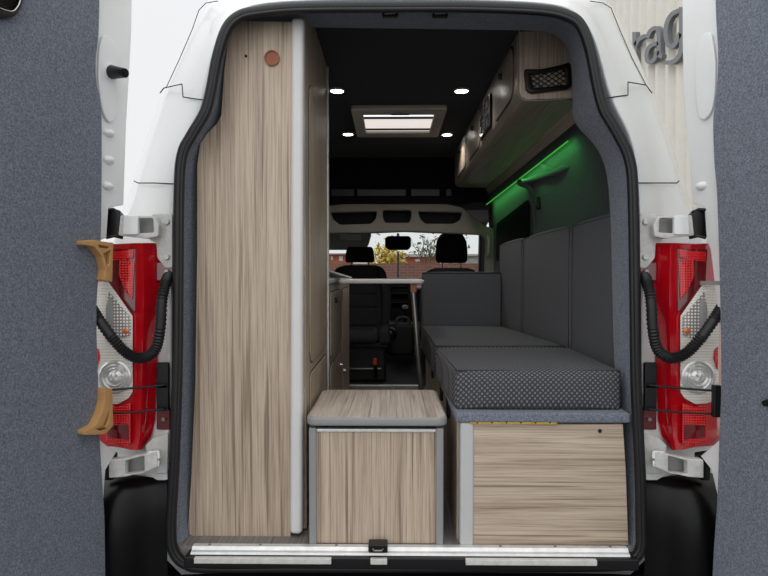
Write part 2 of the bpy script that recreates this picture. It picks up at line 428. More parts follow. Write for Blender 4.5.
# rubber door seal
S = [(384,7),(300,8),(256,12),(238,17),(226,30),(217,58),(211,90),(205,112),(191,136),(182,155),(179,192),(178,300),(177,384),(174,470),(171,530),(174,552),(186,564),(210,568),
     (300,568),(384,568),(500,567),(605,566),(628,562),(640,550),(641,525),(640,470),(636,384),(635,300),(633,192),(629,158),(618,134),(604,110),(597,85),(590,50),(581,26),(568,16),(540,10),(470,7)]
path = smooth_path([P(x, y, 1.57) for x, y in S], 5, True)
mb = MB(); mb.tube(path, 0.0145, 12, True); mb.build('door_seal', M['rubber'], van, smooth=0)
mb = MB(); mb.tube([p+Vector((0,-0.012,0))+(Vector((0.03,-1.56,1.26))-CAM)*0 + (Vector((0.05,p.y,1.25))-p).normalized()*0.012 for p in path], 0.0055, 8, True); mb.build('seal_lip', M['rubber'], van, smooth=0)
# felt-lined door frame
SI = [((180,552,1.58),(193,541,1.63)),((174,532,1.58),(190,530,1.66)),((176,480,1.58),(193,480,1.68)),((178,384,1.58),(197,384,1.70)),((179,250,1.58),(199,250,1.70)),
 ((180,192,1.58),(199,192,1.70)),((184,158,1.58),(200,165,1.70)),((193,140,1.58),(206,145,1.70)),((208,114,1.58),(222,124,1.70)),((213,90,1.58),(225,90,1.70)),((219,58,1.58),(229,55,1.70)),
 ((228,32,1.58),(236,31,1.72)),((240,18,1.58),(248,25,1.76)),((256,12,1.58),(270,27,1.80)),((300,9,1.58),(300,29,1.81)),((384,8,1.58),(384,30,1.81)),((520,10,1.58),(520,32,1.82)),((558,15,1.58),(546,32,1.84)),((576,26,1.58),(562,40,1.85)),((586,50,1.58),(570,60,1.85)),
 ((593,84,1.58),(572,98,1.85)),((603,110,1.58),(568,122,1.85)),((615,132,1.58),(586,138,1.80)),((624,155,1.58),(602,156,1.76)),((628,192,1.58),(609,192,1.74)),
 ((629,300,1.58),(611,300,1.74)),((632,384,1.58),(613,384,1.74)),((634,415,1.58),(619,415,1.70)),((636,470,1.58),(624,470,1.66)),((638,525,1.58),(627,530,1.64)),((634,552,1.58),(628,541,1.62))]
rows = []
for a, b in SI:
    A = P(*a); B = P(*b); mid = A.lerp(B, 0.5); out = (mid-Vector((0.04, mid.y, 1.27))).normalized()
    D = B+Vector((0.0, 0.06, 0)); D += (D-Vector((0.04, D.y, 1.27))).normalized()*0.07
    rows.append([A+out*0.008, A.lerp(B,0.25)+out*0.004-Vector((0,0.004,0)), mid-out*0.002, A.lerp(B,0.8)-out*0.004, B, D])
mb = MB(); mb.loft(rows)
tag(mb.build('trim_2', M['felt'], None, smooth=0, subsurf=2), kind='structure')
# strikers in the header
for px in (390, 440):
    mb = MB(); c = P(px, 14.5, 1.64)
    mb.box(c.x-0.022, c.x+0.022, c.y-0.004, c.y+0.01, c.z-0.007, c.z+0.007)
    st = mb.build('latch_striker', M['plastic'], van, bevel=0.002)
    mb = MB(); mb.cyl(c+Vector((-0.015,-0.006,0)), c+Vector((0.015,-0.006,0.001)), 0.0025, seg=8); mb.build('striker_bar', M['steel'], st, smooth=40)
# sill
mb = MB()
pr = [(Yd(1.578),FL+0.001),(Yd(1.578),FL+0.004),(Yd(1.562),FL+0.004),(Yd(1.556),FL-0.004),(Yd(1.548),FL-0.006),(Yd(1.546),FL-0.012),(Yd(1.565),FL-0.012),(Yd(1.575),FL+0.001)]
mb.loft([[Vector((x, y, z)) for y, z in pr] for x in (-0.545, 0.645)], True, True)
sill = mb.build('sill_strip', M['alu'], van)
for x in (-0.5,-0.36,-0.15,0.3,0.45,0.6):
    mb = MB(); mb.cyl((x,Yd(1.57),FL+0.003),(x,Yd(1.57),FL+0.0055),0.004,seg=10); mb.build('screw', M['steel'], sill, smooth=40)
mb = MB(); mb.box(-0.56, 0.665, Yd(1.535), Yd(1.60), FL-0.045, FL-0.013); mb.build('sill_panel', M['plastic'], van, bevel=0.004)
for x0, x1 in ((-0.53,-0.16),(0.2,0.55),(-0.055,-0.01)):
    mb = MB(); mb.box(x0, x1, Yd(1.527), Yd(1.54), FL-0.028, FL-0.0125); mb.build('painted_sill', M['paint_dirty'], van, bevel=0.002)
mb = MB(); c = P(378,549,1.535); mb.box(c.x-0.026,c.x+0.026,c.y-0.006,c.y+0.03,c.z-0.008,c.z+0.014)
lt = mb.build('floor_latch', M['plastic'], van, bevel=0.003)
mb = MB(); mb.tube([c+Vector((-0.014,-0.008,0.004)), c+Vector((-0.010,-0.014,0.002)), c+Vector((0.010,-0.014,0.002)), c+Vector((0.014,-0.008,0.004))], 0.0025, 8); mb.build('striker_bar', M['steel'], lt, smooth=40)
# bumper
bp = lambda x, y, Z: P(x, y, Z)
mb = MB()
def brow(pts, zb=0.33): return [P(*q) for q in pts]
rowsL = [
 [(60,470,1.75),(108,474,1.64),(130,474,1.62),(150,477,1.62),(167,480,1.61)],
 [(60,480,1.68),(106,484,1.58),(126,479,1.585),(150,482,1.605),(167,486,1.60)],
 [(62,500,1.60),(104,505,1.52),(126,500,1.54),(150,500,1.585),(167,505,1.585)],
 [(64,560,1.58),(104,560,1.50),(128,560,1.525),(148,560,1.575),(167,560,1.575)],
 [(64,640,1.58),(104,640,1.50),(130,640,1.515),(148,640,1.56),(170,640,1.56)]]
mb.loft([brow(r) for r in rowsL]); 
cxp = 391+0.04*577/1.56
rowsR = [[(2*406-x, y, z) for x, y, z in r] for r in rowsL]
mb.loft([brow(r) for r in rowsR])
mb.loft([[P(x,573,1.56) for x in (160,300,500,655)],[P(x,582,1.52) for x in (160,300,500,655)],[P(x,660,1.50) for x in (160,300,500,655)]])
mb.build('bumper', M['bumper'], van, smooth=0, subsurf=2)
# black inner flank between bumper and seal
for s in (0, 1):
    q = [(160,470,1.615),(171,470,1.605),(167,560,1.60),(185,578,1.60),(150,590,1.62),(150,480,1.62)]
    if s: q = [(812-x, y, z) for x, y, z in q]
    mb = MB(); mb.add([P(*k) for k in q], [tuple(range(6))]); mb.build('bumper_flank', M['bumper'], van)

# ---- tail lights
def tail(side):
    f = (lambda x: x) if side < 0 else (lambda x: 812-x+1)
    L = thing('tail_light', P(f(130), 450, 1.62), 'red and clear tail light', None, parent=van)
    del L['label']
    def Q(x, y, Z): return P(f(x), y, Z)
    # red housing: lofted across
    cols = []
    for y, xr, xt in [(243,160,140),(250,161,141),(300,160,142),(345,158,141),(384,156,140),(420,155,139),(436,151,138),(450,141,134)]:
        xl = 96 if y < 440 else 103
        yy = y+ (1 if y < 440 else -3)
        cols.append([Q(xr,y,1.655), Q(xr,y,1.615), Q(xr-8,y,1.597), Q(xt+6,y,1.583), Q(xt+2,y,1.572), Q(xt-3,y,1.577), Q(118,yy,1.583), Q(xl,yy-1,1.595), Q(xl-6,yy-2,1.66)])
    mb = MB(); mb.loft(cols); mb.add([p for p in cols[0]], [tuple(range(9))]); mb.add([p for p in cols[-1]], [tuple(range(9))])
    mb.build('red_housing', M['red'], L, smooth=40)
    def patch(name, pts, Z, mat, th=0.004, r=0.0, bev=0.001, par=L, holes=()):
        pts = [(f(x), y) for x, y in pts]; q = pl(pts, Z)
        if r: q = rpoly(q, r)
        mb = MB(); mb.curve2d([q]+[pl([(f(x), y) for x, y in h], Z) for h in holes], th, XZ(Z), bev); return mb.build(name, M[mat], par, smooth=35)
    patch('upper_lens', [(106,249),(136,249),(136,312),(131,312),(108,281)], 1.578, 'redd', r=0.004)
    patch('brake_lens', [(120,258),(135,262),(133,300),(126,292),(119,275)], 1.5735, 'redg', 0.003, 0.006)
    patch('brake_lens', [(107,252),(134,250),(134,258),(108,262)], 1.5735, 'redb', 0.003)
    clear = [(95,283),(108,281),(133,316),(133,392),(129,398),(118,404),(106,403),(95,398)]
    cl = patch('clear_lens', clear, 1.575, 'rib', r=0.004)
    patch('indicator_lens', [(109,291),(131,318),(131,335),(107,342),(106,310)], 1.5705, 'grid', 0.003, 0.006)
    patch('indicator_reflector', [(109,296),(113,300),(114,335),(107,338),(106,312)], 1.5675, 'trimg', 0.002, 0.004)
    patch('side_reflector', [(95,346),(99,350),(100,358),(97,368),(95,370)], 1.5705, 'redg', 0.002, 0.003)
    c = Q(126, 331, 1.569); mb = MB(); mb.ball(c, 0.010, 0.004, 0.009); mb.build('indicator_bulb', M['orange'], L, smooth=0)
    # reversing lamp: concentric faceted rings
    c = Q(115, 377, 1.57); mb = MB()
    prof = [(0.046,0.001),(0.046,-0.002),(0.041,-0.004),(0.038,0.0),(0.033,-0.005),(0.029,-0.001),(0.024,-0.006),(0.020,-0.002),(0.012,-0.007),(0.0,-0.009)]
    rows = [[c+Vector((r*math.cos(2*PI*k/28), y-(0.0005 if k % 2 else 0), r*math.sin(2*PI*k/28))) for k in range(28)] for r, y in prof]
    mb.loft(rows, True); mb.build('reversing_lens', M['refl'], L, smooth=20)
    patch('fog_lens', [(107,405),(118,407),(131,403),(131,442),(128,446),(106,440)], 1.571, 'redg', 0.003, 0.004)
    patch('lower_reflector', [(108,425),(129,424),(129,440),(108,437)], 1.567, 'redd', 0.002, 0.003)
    for (y0, y1, x1) in ((262,281,173),(408,430,170)):
        mb = MB(); a = Q(156, y0, 1.60); b = Q(x1, y1, 1.60); mb.box(min(a.x,b.x), max(a.x,b.x), a.y, a.y+0.012, b.z, a.z)
        t = mb.build('fixing_tab', M['redd'], L, bevel=0.003)
        cc = Q(x1-6, (y0+y1)/2, 1.598); mb = MB(); mb.cyl(cc, cc-Vector((0,0.006,0)), 0.006, seg=6); mb.build('fixing_tab', M['steel'], L, smooth=40)
    L['label'] = 'left tail light with clear indicator and reversing lenses' if side < 0 else 'right tail light with clear indicator and reversing lenses'
    return L
tail(-1); tail(1)
# ---- hinges
def hinges(side):
    f = (lambda x: x) if side < 0 else (lambda x: 812-x)
    def Q(x, y, Z): return P(f(x), y, Z)
    def plate(name, loops, Z, th, mat, par, bev=0.002):
        mb = MB(); mb.curve2d([rpoly(pl([(f(x), y) for x, y in l], Z), 0.005) for l in loops], th, XZ(Z), bev)
        return mb.build(name, M[mat], par, smooth=35)
    H = thing('door_hinge', Q(150,238,1.60), None, None, parent=van)
    plate('hinge_shade_plate', [[(138,218),(158,218),(159,235),(138,235)]], 1.5975, 0.003, 'trimg', H)  # darker grey plate added behind the frame opening to paint its depth shading
    plate('hinge_plate', [[(153,214),(173,214),(173,268),(166,268),(158,258),(157,243),(150,240)]], 1.603, 0.006, 'paint_dirty', H)
    plate('hinge_frame', [[(124,216),(158,217),(162,226),(161,237),(150,239),(122,236)],[(140,219),(156,219),(157,233),(140,234)]], 1.585, 0.022, 'paint_dirty', H)
    plate('hinge_arm', [[(126,216),(140,216),(140,235),(125,235)]], 1.570, 0.014, 'paint', H)
    for (x, y) in ((167,222),(167,257)):
        c = Q(x,y,1.596); mb = MB(); mb.cyl(c, c-Vector((0,0.007,0)), 0.009, 0.007, 12); mb.build('hinge_bolt', M['paint_dirty'], H, smooth=40)
    plate('hinge_dark_block', [[(107,209),(120,210),(125,216),(124,237),(107,238)]], 1.60, 0.03, 'plastic', H)  # dark block put in for the black gap beside the hinge
    for tr in ([Q(106,210,1.56), Q(113,209,1.57), Q(120,213,1.58)], [Q(106,238,1.56), Q(114,236,1.57), Q(123,238,1.58)]):
        mb = MB(); mb.tube(tr, 0.004, 8); mb.build('hinge_pin', M['rubber'], H, smooth=0)
    H2 = thing('door_hinge', Q(142,470,1.60), None, None, parent=van)
    plate('hinge_shade_plate', [[(128,456),(149,452),(149,470),(127,473)]], 1.5975, 0.003, 'trimg', H2)  # same painted shading behind the lower frame opening
    plate('hinge_plate', [[(153,438),(169,432),(168,473),(150,473),(146,445)]], 1.603, 0.006, 'paint_dirty', H2)
    plate('hinge_frame', [[(113,457),(128,456),(160,449),(161,464),(147,470),(128,474),(113,475)],[(129,458),(148,453),(148,469),(128.5,472)]], 1.58, 0.024, 'paint_dirty', H2)
    plate('hinge_arm', [[(148,451),(160,450),(161,458),(149,460)]], 1.566, 0.006, 'paint', H2)
    plate('hinge_arm', [[(148,462),(160,460),(160,466),(149,469)]], 1.566, 0.006, 'paint', H2)
    plate('hinge_dark_block', [[(104,450),(118,452),(116,478),(106,478)]], 1.60, 0.02, 'plastic', H2)  # dark block beside the lower hinge, as above
hinges(-1); hinges(1)
# ---- corrugated cable conduit and door check straps
for side in (-1, 1):
    f = (lambda x: x) if side < 0 else (lambda x: 813-x)
    pts = [(169,276,1.60),(166,282,1.57),(162,300,1.55),(160,330,1.545),(155,350,1.54),(142,358,1.535),(128,354,1.53),(114,340,1.525),(98,318,1.52),(90,306,1.53)]
    pth = smooth_path([P(f(x), y, z) for x, y, z in pts], 14)
    mb = MB(); mb.tube(pth, 0.0145, 12, rfun=lambda i: 0.0155 if i % 2 else 0.0125); mb.build('cable_conduit', M['rubber'], van, smooth=60)
    mb = MB()
    for yy in (378, 400):
        a = P(f(170), yy-16, 1.60); b = P(f(158), yy+10, 1.60); mb.box(min(a.x,b.x),max(a.x,b.x),a.y-0.012,a.y,b.z,a.z)
    cb = mb.build('check_strap', M['plastic'], van, bevel=0.003)
    for y0, y1 in ((385,391),(409,414)):
        mb = MB(); mb.tube(smooth_path([P(f(165),y0,1.575), P(f(135),y0+3,1.56), P(f(95),y1,1.535)], 6), 0.003, 8); mb.build('strap_rod', M['plastic'], cb, smooth=0)
    if side > 0:
        mb = MB(); c = P(717,400,1.52); mb.box(c.x-0.012,c.x+0.008,c.y-0.008,c.y+0.008,c.z-0.045,c.z+0.04); mb.build('strap_clip', M['plastic'], cb, bevel=0.003)

# ---- rear doors, opened past the square
def rear_door(side):
    a = math.radians(20)
    h = Vector((-0.74, 0.06, 0)) if side < 0 else Vector((0.82, 0.06, 0))
    d = Vector((side*math.sin(a), -math.cos(a), 0)); n = Vector((-side*math.cos(a), -math.sin(a), 0)); up = Vector((0,0,1))
    D = thing('rear_door', h+Vector((0,0,0.45)), None, None, parent=van)
    D['label'] = ('left' if side < 0 else 'right')+' rear door open with grey felt lining'
    def fr(off): return (h+n*off, d, up, n)
    def q(px, py, off=0.0):
        p = PPl(px, py, h+n*off, n)-(h+n*off); return (p.dot(d), p.z)
    if side < 0:
        edge = [(133,-40),(132,30),(130,70),(127,120),(124,205),(109,208),(107,238),(99,241),(97,300),(96,345),(98,438),(108,446),(117,452),(106,470),(104,498),(105,585),(107,640)]
        carp = [(98,-40),(97,30),(94,60),(95,85),(99,105),(100,140),(99,240),(95,300),(95,340),(97,400),(98,440),(101,490),(103,530),(104,640)]
        emb = [(101,36),(106,35),(116,47),(118,60),(114,120),(108,124),(101,112),(97,80),(98,50)]
    else:
        edge = [(682,-40),(682,40),(683,90),(686,130),(692,203),(704,208),(706,240),(710,250),(716,300),(722,345),(721,438),(712,446),(700,456),(711,470),(718,500),(716,585),(714,640)]
        carp = [(716,-40),(718,20),(720,60),(718,95),(715,120),(716,160),(719,200),(722,300),(723,384),(721,440),(719,500),(715,560),(712,640)]
        emb = [(700,40),(708,32),(713,34),(717,60),(716,95),(713,112),(706,121),(700,118),(697,100),(696,60)]
    e = [q(x, y) for x, y in edge]; far = 0.64
    poly = [(far, e[0][1])]+e+[(far, e[-1][1])]
    mb = MB(); mb.curve2d([poly], 0.045, fr(-0.045), 0.004); mb.build('door_shell', M['paint'], D, smooth=40)
    c = [q(x, y, 0.006) for x, y in carp]
    poly = [(far-0.03, c[0][1])]+[tuple(v)[:2] for v in [(k.x, k.y) for k in smooth_path([Vector((a_, b_, 0)) for a_, b_ in c], 4)]]+[(far-0.03, c[-1][1])]
    mb = MB(); mb.curve2d([poly], 0.014, fr(0.0), 0.003); mb.build('door_lining', M['felt'], D, smooth=40)
    mb = MB(); mb.curve2d([rpoly([q(x, y, 0.002) for x, y in emb], 0.03)], 0.008, fr(0.0), 0.0035, 4); mb.build('pressed_panel', M['paint'], D, smooth=60)
    # soft pressed ribs down the frame
    ribs = [(108,133),(108,160),(107,186)] if side < 0 else [(702,186)]
    for (x, y) in ribs:
        o = q(x, y); s0 = h+d*o[0]+up*o[1]-n*0.012
        mb = MB(); mb.ball(s0, 0.026, 0.02, 0.014); mb.build('pressed_rib', M['paint'], D, smooth=0)
    # outer vertical return flange
    fl = [(109,208),(109,238)]
    if side < 0:
        c0 = P(110,72,1.56); c1 = P(125,73,1.53)
        mb = MB(); mb.cyl(c0, c0+(c1-c0)*0.15, 0.021, 0.02, 20); mb.build('bump_stop_ring', M['paint'], D, smooth=40)
        mb = MB(); mb.cyl(c0, c1, 0.019, 0.012, 20); mb.cyl(c1, c1+(c1-c0)*0.05, 0.006, 0.006, 12); mb.build('bump_stop', M['plastic'], D, smooth=40)
    else:
        mb = MB(); o = [q(x, y, 0.001) for x, y in ((700,281),(722,281),(722,285),(700,285))]
        mb.curve2d([o], 0.001, fr(0.0)); mb.build('panel_gap', M['trimg'], D)
    return D, fr, q
D1, fr1, q1 = rear_door(-1)
D2, fr2, q2 = rear_door(1)
# tan brackets on the left door
def bracket(pts, hole, label, yref):
    b0 = fr1(0.014); z0 = PPl(100, yref, b0[0], b0[3])
    o = [q1(x, y, 0.014) for x, y in pts]; hh = [q1(x, y, 0.014) for x, y in hole]; h2 = [q1(x, y, 0.014) for x, y in hole2]
    mb = MB(); mb.curve2d([rpoly(o, 0.003, 3), hh, h2], 0.026, b0, 0.0015)
    T = thing('storage_bracket', z0, label, 'bracket', 'tan brackets on the door lining')
    mb.build('bracket_body', M['tan'], T, smooth=35)
    mb = MB(); mb.curve2d([hh], 0.012, b0); mb.curve2d([h2], 0.012, b0); mb.build('bracket_web', M['tan'], T)
hole2 = [(96,254),(103,250),(102,264),(100,266)]
bracket([(76,241),(86,240),(91,241),(106,243),(105,282),(96,280),(98,270),(95,257),(87,247),(76,245)], [(91,245),(102,247),(101,249),(92,248)], 'upper tan bracket fixed to the grey felt of the left rear door', 262)
hole2 = [(96,424),(103,408),(101,420),(98,426)]
bracket([(97,387),(105,388),(106,425),(98,433),(89,434),(77,434),(77,430),(88,424),(94,412),(97,400)], [(89,428),(96,425),(99,428),(93,430)], 'lower tan bracket fixed to the grey felt of the left rear door', 410)
def net_pocket(name, poly, inner, fr, label, par=None, nstep=0.011, chrome=False, depth=0.014):
    cx = sum(p[0] for p in poly)/len(poly); cy = min(p[1] for p in poly)
    o, u, v, n = fr
    T = thing(name, o+u*cx+v*cy, label, 'net pocket', None)
    mb = MB(); mb.curve2d([poly, inner], depth, fr, 0.003); mb.build('frame', M['plastic'], T, smooth=35)
    # elastic net clipped to the opening
    xs = [p[0] for p in inner]; ys = [p[1] for p in inner]; x0, x1, y0, y1 = min(xs), max(xs), min(ys), max(ys)
    def inside(a, b):
        c = False; m = len(inner)
        for i in range(m):
            p, q_ = inner[i], inner[i-1]
            if (p[1] > b) != (q_[1] > b) and a < (q_[0]-p[0])*(b-p[1])/(q_[1]-p[1])+p[0]: c = not c
        return c
    mb = MB(); k = -60
    for sgn in (1, -1):
        for k in range(-40, 60):
            base = x0+k*nstep; run = []
            for j in range(81):
                t = y0+(y1-y0)*j/80; a = base+sgn*(t-y0)*1.5
                if inside(a, t): run.append(o+u*a+v*t+n*(depth*0.6+0.0015*sgn))
            if len(run) > 3: mb.tube([run[0], run[-1]], 0.0017, 5)
    if mb.v: mb.build('net', M['rubber'] if not chrome else M['plastic'], T, smooth=0)
    if chrome:
        mb = MB(); mb.tube([o+u*p[0]+v*p[1]+n*depth for p in inner], 0.0014, 6, True); mb.build('chrome_ring', M['chrome'], T, smooth=0)
    return T
# pocket at top of the left door, mostly out of the picture
cA = q1(-10, 0, 0.014)
po = rpoly([q1(x, y, 0.014) for x, y in ((-45,-25),(21,-25),(20,4),(12,18),(-2,20),(-45,2))], 0.02, 6)
pi_ = rpoly([q1(x, y, 0.014) for x, y in ((-38,-20),(17,-20),(16,4),(9,13),(0,11),(-38,-6))], 0.016, 6)
net_pocket('net_pocket', po, pi_, fr1(0.014), 'black framed pocket at the top of the left rear door lining', chrome=True)
mb = MB(); c = PPl(768,403, fr2(0.014)[0], fr2(0.014)[3]); nn = fr2(0)[3]; mb.cyl(c, c+nn*0.012, 0.009, 0.007, 14)
tag(mb.build('door_button', M['plastic'], smooth=40), 'small black button on the felt of the right rear door', 'button')

# ------------------------------------------------------------------ tall cabinet on the left
TC = thing('tall_cabinet', (-0.42, 0.3, FL), 'floor to ceiling wood-grain cabinet at the left of the doorway with white edge', 'cabinet')
ZP = 1.640
out = [(233,26),(229,40),(225,70),(223,100),(222,116),(218,124),(208,134),(201,144),(198,165),(198,250),(196,384),(192,480),(189,525),(190,533),(195,536),(291,536),(293,23),(238,22)]
mb = MB(); mb.curve2d([pl(out, ZP)], 0.016, XZ(ZP+0.008), 0.001); ep = mb.build('end_panel', M['woodv'], TC, smooth=40)
x0 = P(292,300,1.62).x; x1 = P(305.5,300,1.64).x
za, zb = P(0,533,1.62).z, P(0,22,1.64).z; ya, yb = Yd(1.617), Yd(1.665); tl = 0.009
mb = MB(); mb.hexa([(x0-tl,ya,za),(x1-tl,ya,za),(x1-tl,yb,za),(x0-tl,yb,za)], [(x0,ya,zb),(x1,ya,zb),(x1,yb,zb),(x0,yb,zb)]); mb.build('edge_trim', M['trimw'], TC, bevel=0.012, seg=5)
mb = MB(); mb.box(x1-0.018, x1-0.004, Yd(1.675), Yd(2.24), FL+0.004, CZ-0.005); mb.build('side_panel', M['woodv'], TC)
def xdoor(par, X, y0, y1, z0, z1, mat, r=0.04, sgn=1, name='door', gap=0.004, knob=None):
    mb = MB(); mb.curve2d([rrect(y0-gap, y1+gap, z0-gap, z1+gap, r+gap)], 0.001, onx(X, sgn)); mb.build('door_gap', M['gap'], par)
    mb = MB(); mb.curve2d([rrect(y0, y1, z0, z1, r)], 0.004, onx(X, sgn), 0.001); d = mb.build(name, M[mat], par, smooth=35)
    if knob:
        c = Vector((X+sgn*0.004, knob[0], knob[1]))
        mb = MB(); mb.cyl(c, c+Vector((sgn*0.012,0,0)), 0.012, 0.009, 16); mb.build('knob', M[knob[2]], d, smooth=40)
    return d
XS = x1-0.004
xdoor(TC, XS, Yd(1.74), Yd(2.19), 1.02, 1.87, 'woodv', 0.06)
xdoor(TC, XS, Yd(1.74), Yd(2.19), 0.62, 0.99, 'woodv', 0.04)
mb = MB(); mb.box(XS-0.03, XS+0.006, Yd(2.24), Yd(2.256), FL+0.004, CZ-0.005); mb.build('corner_strip', M['alu'], TC, bevel=0.003)
c = P(272,58,1.629); mb = MB()
rows = [[c+Vector((r*math.cos(2*PI*k/28), y, r*math.sin(2*PI*k/28))) for k in range(28)] for r, y in ((0.0215,0.004),(0.0215,-0.003),(0.018,-0.004),(0.017,0.0),(0.0,0.0))]
mb.loft(rows, True); cv = mb.build('cable_port', M['copper'], ep, smooth=30)
mb = MB()
for i in range(-4, 5):
    for j in range(-4, 5):
        if i*i+j*j <= 16: mb.ball(c+Vector((i*0.0038, 0.0, j*0.0038)), 0.0013, 0.0013, 0.0013, 6, 4)
mb.build('grille_holes', M['copper'], TC)
cv.parent = TC; cv.location = wloc(ep)-wloc(TC)
c = P(246,56,1.631); mb = MB(); mb.cyl(c+Vector((0,0.003,0)), c-Vector((0,0.001,0)), 0.004, seg=12); mb.build('screw_hole', M['gap'], TC)

# ------------------------------------------------------------------ kitchen unit
KU = thing('kitchen_unit', (-0.42, Yd(2.85), FL), 'low wood-grain kitchen unit behind the tall cabinet', 'cabinet')
mb = MB(); mb.box(-0.66, XS, Yd(2.262), Yd(3.42), FL, 1.255); mb.build('carcass', M['woodv'], KU, bevel=0.003)
xdoor(KU, XS, Yd(2.34), Yd(2.82), 0.95, 1.22, 'woodv', 0.03, knob=(Yd(2.5), 1.18, 'plastic'), name='drawer_front')
xdoor(KU, XS, Yd(2.34), Yd(2.82), 0.60, 0.92, 'woodv', 0.03, knob=(Yd(2.76), 0.86, 'chrome'))
xdoor(KU, XS, Yd(2.90), Yd(3.36), 0.60, 1.22, 'woodv', 0.03, knob=(Yd(2.95), 0.80, 'chrome'))
mb = MB(); mb.box(-0.67, XS+0.008, Yd(2.262), Yd(3.43), 1.255, 1.275); mb.build('worktop', M['trimlg'], KU, bevel=0.005, seg=3)
mb = MB(); a = P(329,270,2.3); b = P(352,277,2.75)
mb.hexa([a+Vector((0,0,-0.006)), b+Vector((0,0,-0.006)), b+Vector((-0.13,0,-0.004)), a+Vector((-0.13,0,-0.004))], [a, b, b+Vector((-0.13,0,0.002)), a+Vector((-0.13,0,0.002))])
tag(mb.build('hob_lid', M['alu'], bevel=0.001), 'tilted silver edged lid on the kitchen worktop', 'lid')
mb = MB(); mb.cyl((-0.3, Yd(2.9), FL), (-0.3, Yd(2.9), FL+0.001), 0.01)

# ------------------------------------------------------------------ folding table
TB = thing('table', (0.0, Yd(2.6), FL), 'narrow white edged table across the aisle on one leg', 'table')
xa = P(338,282,2.36).x; xb = P(424.5,282,2.36).x
mb = MB(); mb.curve2d([rrect(xa, xb, Yd(2.36), Yd(2.9), 0.03)], 0.016, (Vector((0,0,1.255)), Vector((1,0,0)), Vector((0,1,0)), Vector((0,0,1))), 0.006, 3)
mb.build('table_top', M['trimw'], TB, smooth=40)
mb = MB(); lt_ = P(413,291,2.42); mb.box(lt_.x-0.012, lt_.x+0.014, lt_.y-0.02, lt_.y+0.02, lt_.z-0.005, 1.255); mb.build('leg_bracket', M['copper'], TB, bevel=0.003)
bt = Vector((0.15, Yd(2.44), FL+0.001)); mb = MB(); mb.cyl(bt, lt_, 0.011, seg=14); mb.cyl(bt, bt+Vector((0,0,0.015)), 0.016, 0.016, 14); mb.build('table_leg', M['steel'], TB, smooth=40)

# ------------------------------------------------------------------ stool box
ST = thing('box_stool', (-0.04, Yd(1.76), FL), 'wood-grain box stool with lid standing in the middle of the doorway', 'stool')
xl, xr = P(309,480,1.583).x, P(443.5,480,1.583).x
ztop = P(380,428,1.583).z
mb = MB(); mb.box(xl+0.016, xr-0.016, Yd(1.588), Yd(1.60), FL+0.002, ztop-0.008); mb.build('front_panel', M['woodv'], ST)
for a, b in ((xl, xl+0.021), (xr-0.021, xr)):
    mb = MB(); mb.box(a, b, Yd(1.580), Yd(1.935), FL+0.001, ztop); mb.build('side_panel', M['trimg'], ST, bevel=0.004, seg=3)
mb = MB(); mb.box(xl+0.021, xr-0.021, Yd(1.583), Yd(1.60), ztop-0.012, ztop-0.003); mb.build('top_rail', M['alu'], ST, bevel=0.002)
mb = MB(); mb.box(xl+0.021, xr-0.021, Yd(1.92), Yd(1.935), FL+0.002, ztop-0.005); mb.build('back_panel', M['woodv'], ST)
mb = MB(); lx0, lx1 = P(305.5,420,1.568).x, P(448,420,1.568).x; zl = P(380,426.5,1.568).z; zt = P(380,417.5,1.572).z
U = (Vector((0,0,zl)), Vector((1,0,0)), Vector((0,1,0)), Vector((0,0,1)))
mb.curve2d([rrect(lx0, lx1, Yd(1.568), Yd(1.955), 0.035, 6)], zt-zl, U, 0.006, 3); lid = mb.build('lid', M['trimg'], ST, smooth=40)
mb = MB(); mb.curve2d([rrect(lx0+0.006, lx1-0.006, Yd(1.574), Yd(1.949), 0.03, 6)], 0.0012, (Vector((0,0,zt-0.0002)), U[1], U[2], U[3])); mb.build('lid_top', M['woody'], lid)
for x in (-0.12, 0.04):
    mb = MB(); mb.box(x-0.01, x+0.01, Yd(1.66), Yd(1.69), ztop-0.001, zl+0.001); mb.build('rubber_stop', M['rubber'], ST)
mb = MB(); mb.box(xl, xl+0.021, Yd(1.70), Yd(1.90), ztop-0.001, zl+0.001); mb.box(xr-0.021, xr, Yd(1.70), Yd(1.90), ztop-0.001, zl+0.001); mb.build('rubber_stop', M['rubber'], ST)

# ------------------------------------------------------------------ bench
BN = thing('bench_seat', (0.42, Yd(2.3), FL), 'wood-grain bench box along the right side under the grey cushions', 'bench')
ZB = 1.592
poly = [(473,423.5),(622,423.5),(625,470),(626.5,515),(627.5,544),(473,544)]
mb = MB(); mb.curve2d([pl(poly, ZB)], 0.016, XZ(ZB+0.01), 0.0008); mb.build('front_panel', M['woodh'], BN, smooth=40)
xa, xb = P(459.5,480,ZB).x, P(473.5,480,ZB).x
mb = MB(); mb.box(xa, xb, Yd(ZB-0.012), Yd(ZB+0.03), P(0,544,ZB).z, P(0,420,ZB).z); mb.build('corner_trim', M['trimlg'], BN, bevel=0.008, seg=4)
mb = MB(); mb.box(xa-0.004, xa+0.01, Yd(ZB+0.03), Yd(3.08), FL, 0.90); mb.build('side_panel', M['woodv'], BN)
zbt = P(0,411.5,1.575).z
mb = MB(); mb.box(xa-0.012, 0.655, Yd(1.575), Yd(3.10), P(0,421,1.58).z, zbt)
bt_ = mb.build('bench_top', M['feltd'], BN, bevel=0.006, seg=3)
zbt = P(0,411.5,1.575).z
mb = MB(); a = P(470,422.5,1.579); b = P(557,422.5,1.579); mb.box(a.x, b.x, a.y-0.002, a.y+0.003, a.z-0.004, a.z+0.004)
hg = mb.build('piano_hinge', M['brass'], BN)
mb = MB()
for i in range(6):
    c = a.lerp(b, (i+0.5)/6)-Vector((0,0.002,0)); mb.cyl(c, c-Vector((0,0.0015,0)), 0.0022, seg=8)
mb.build('hinge_screws', M['gap'], hg)
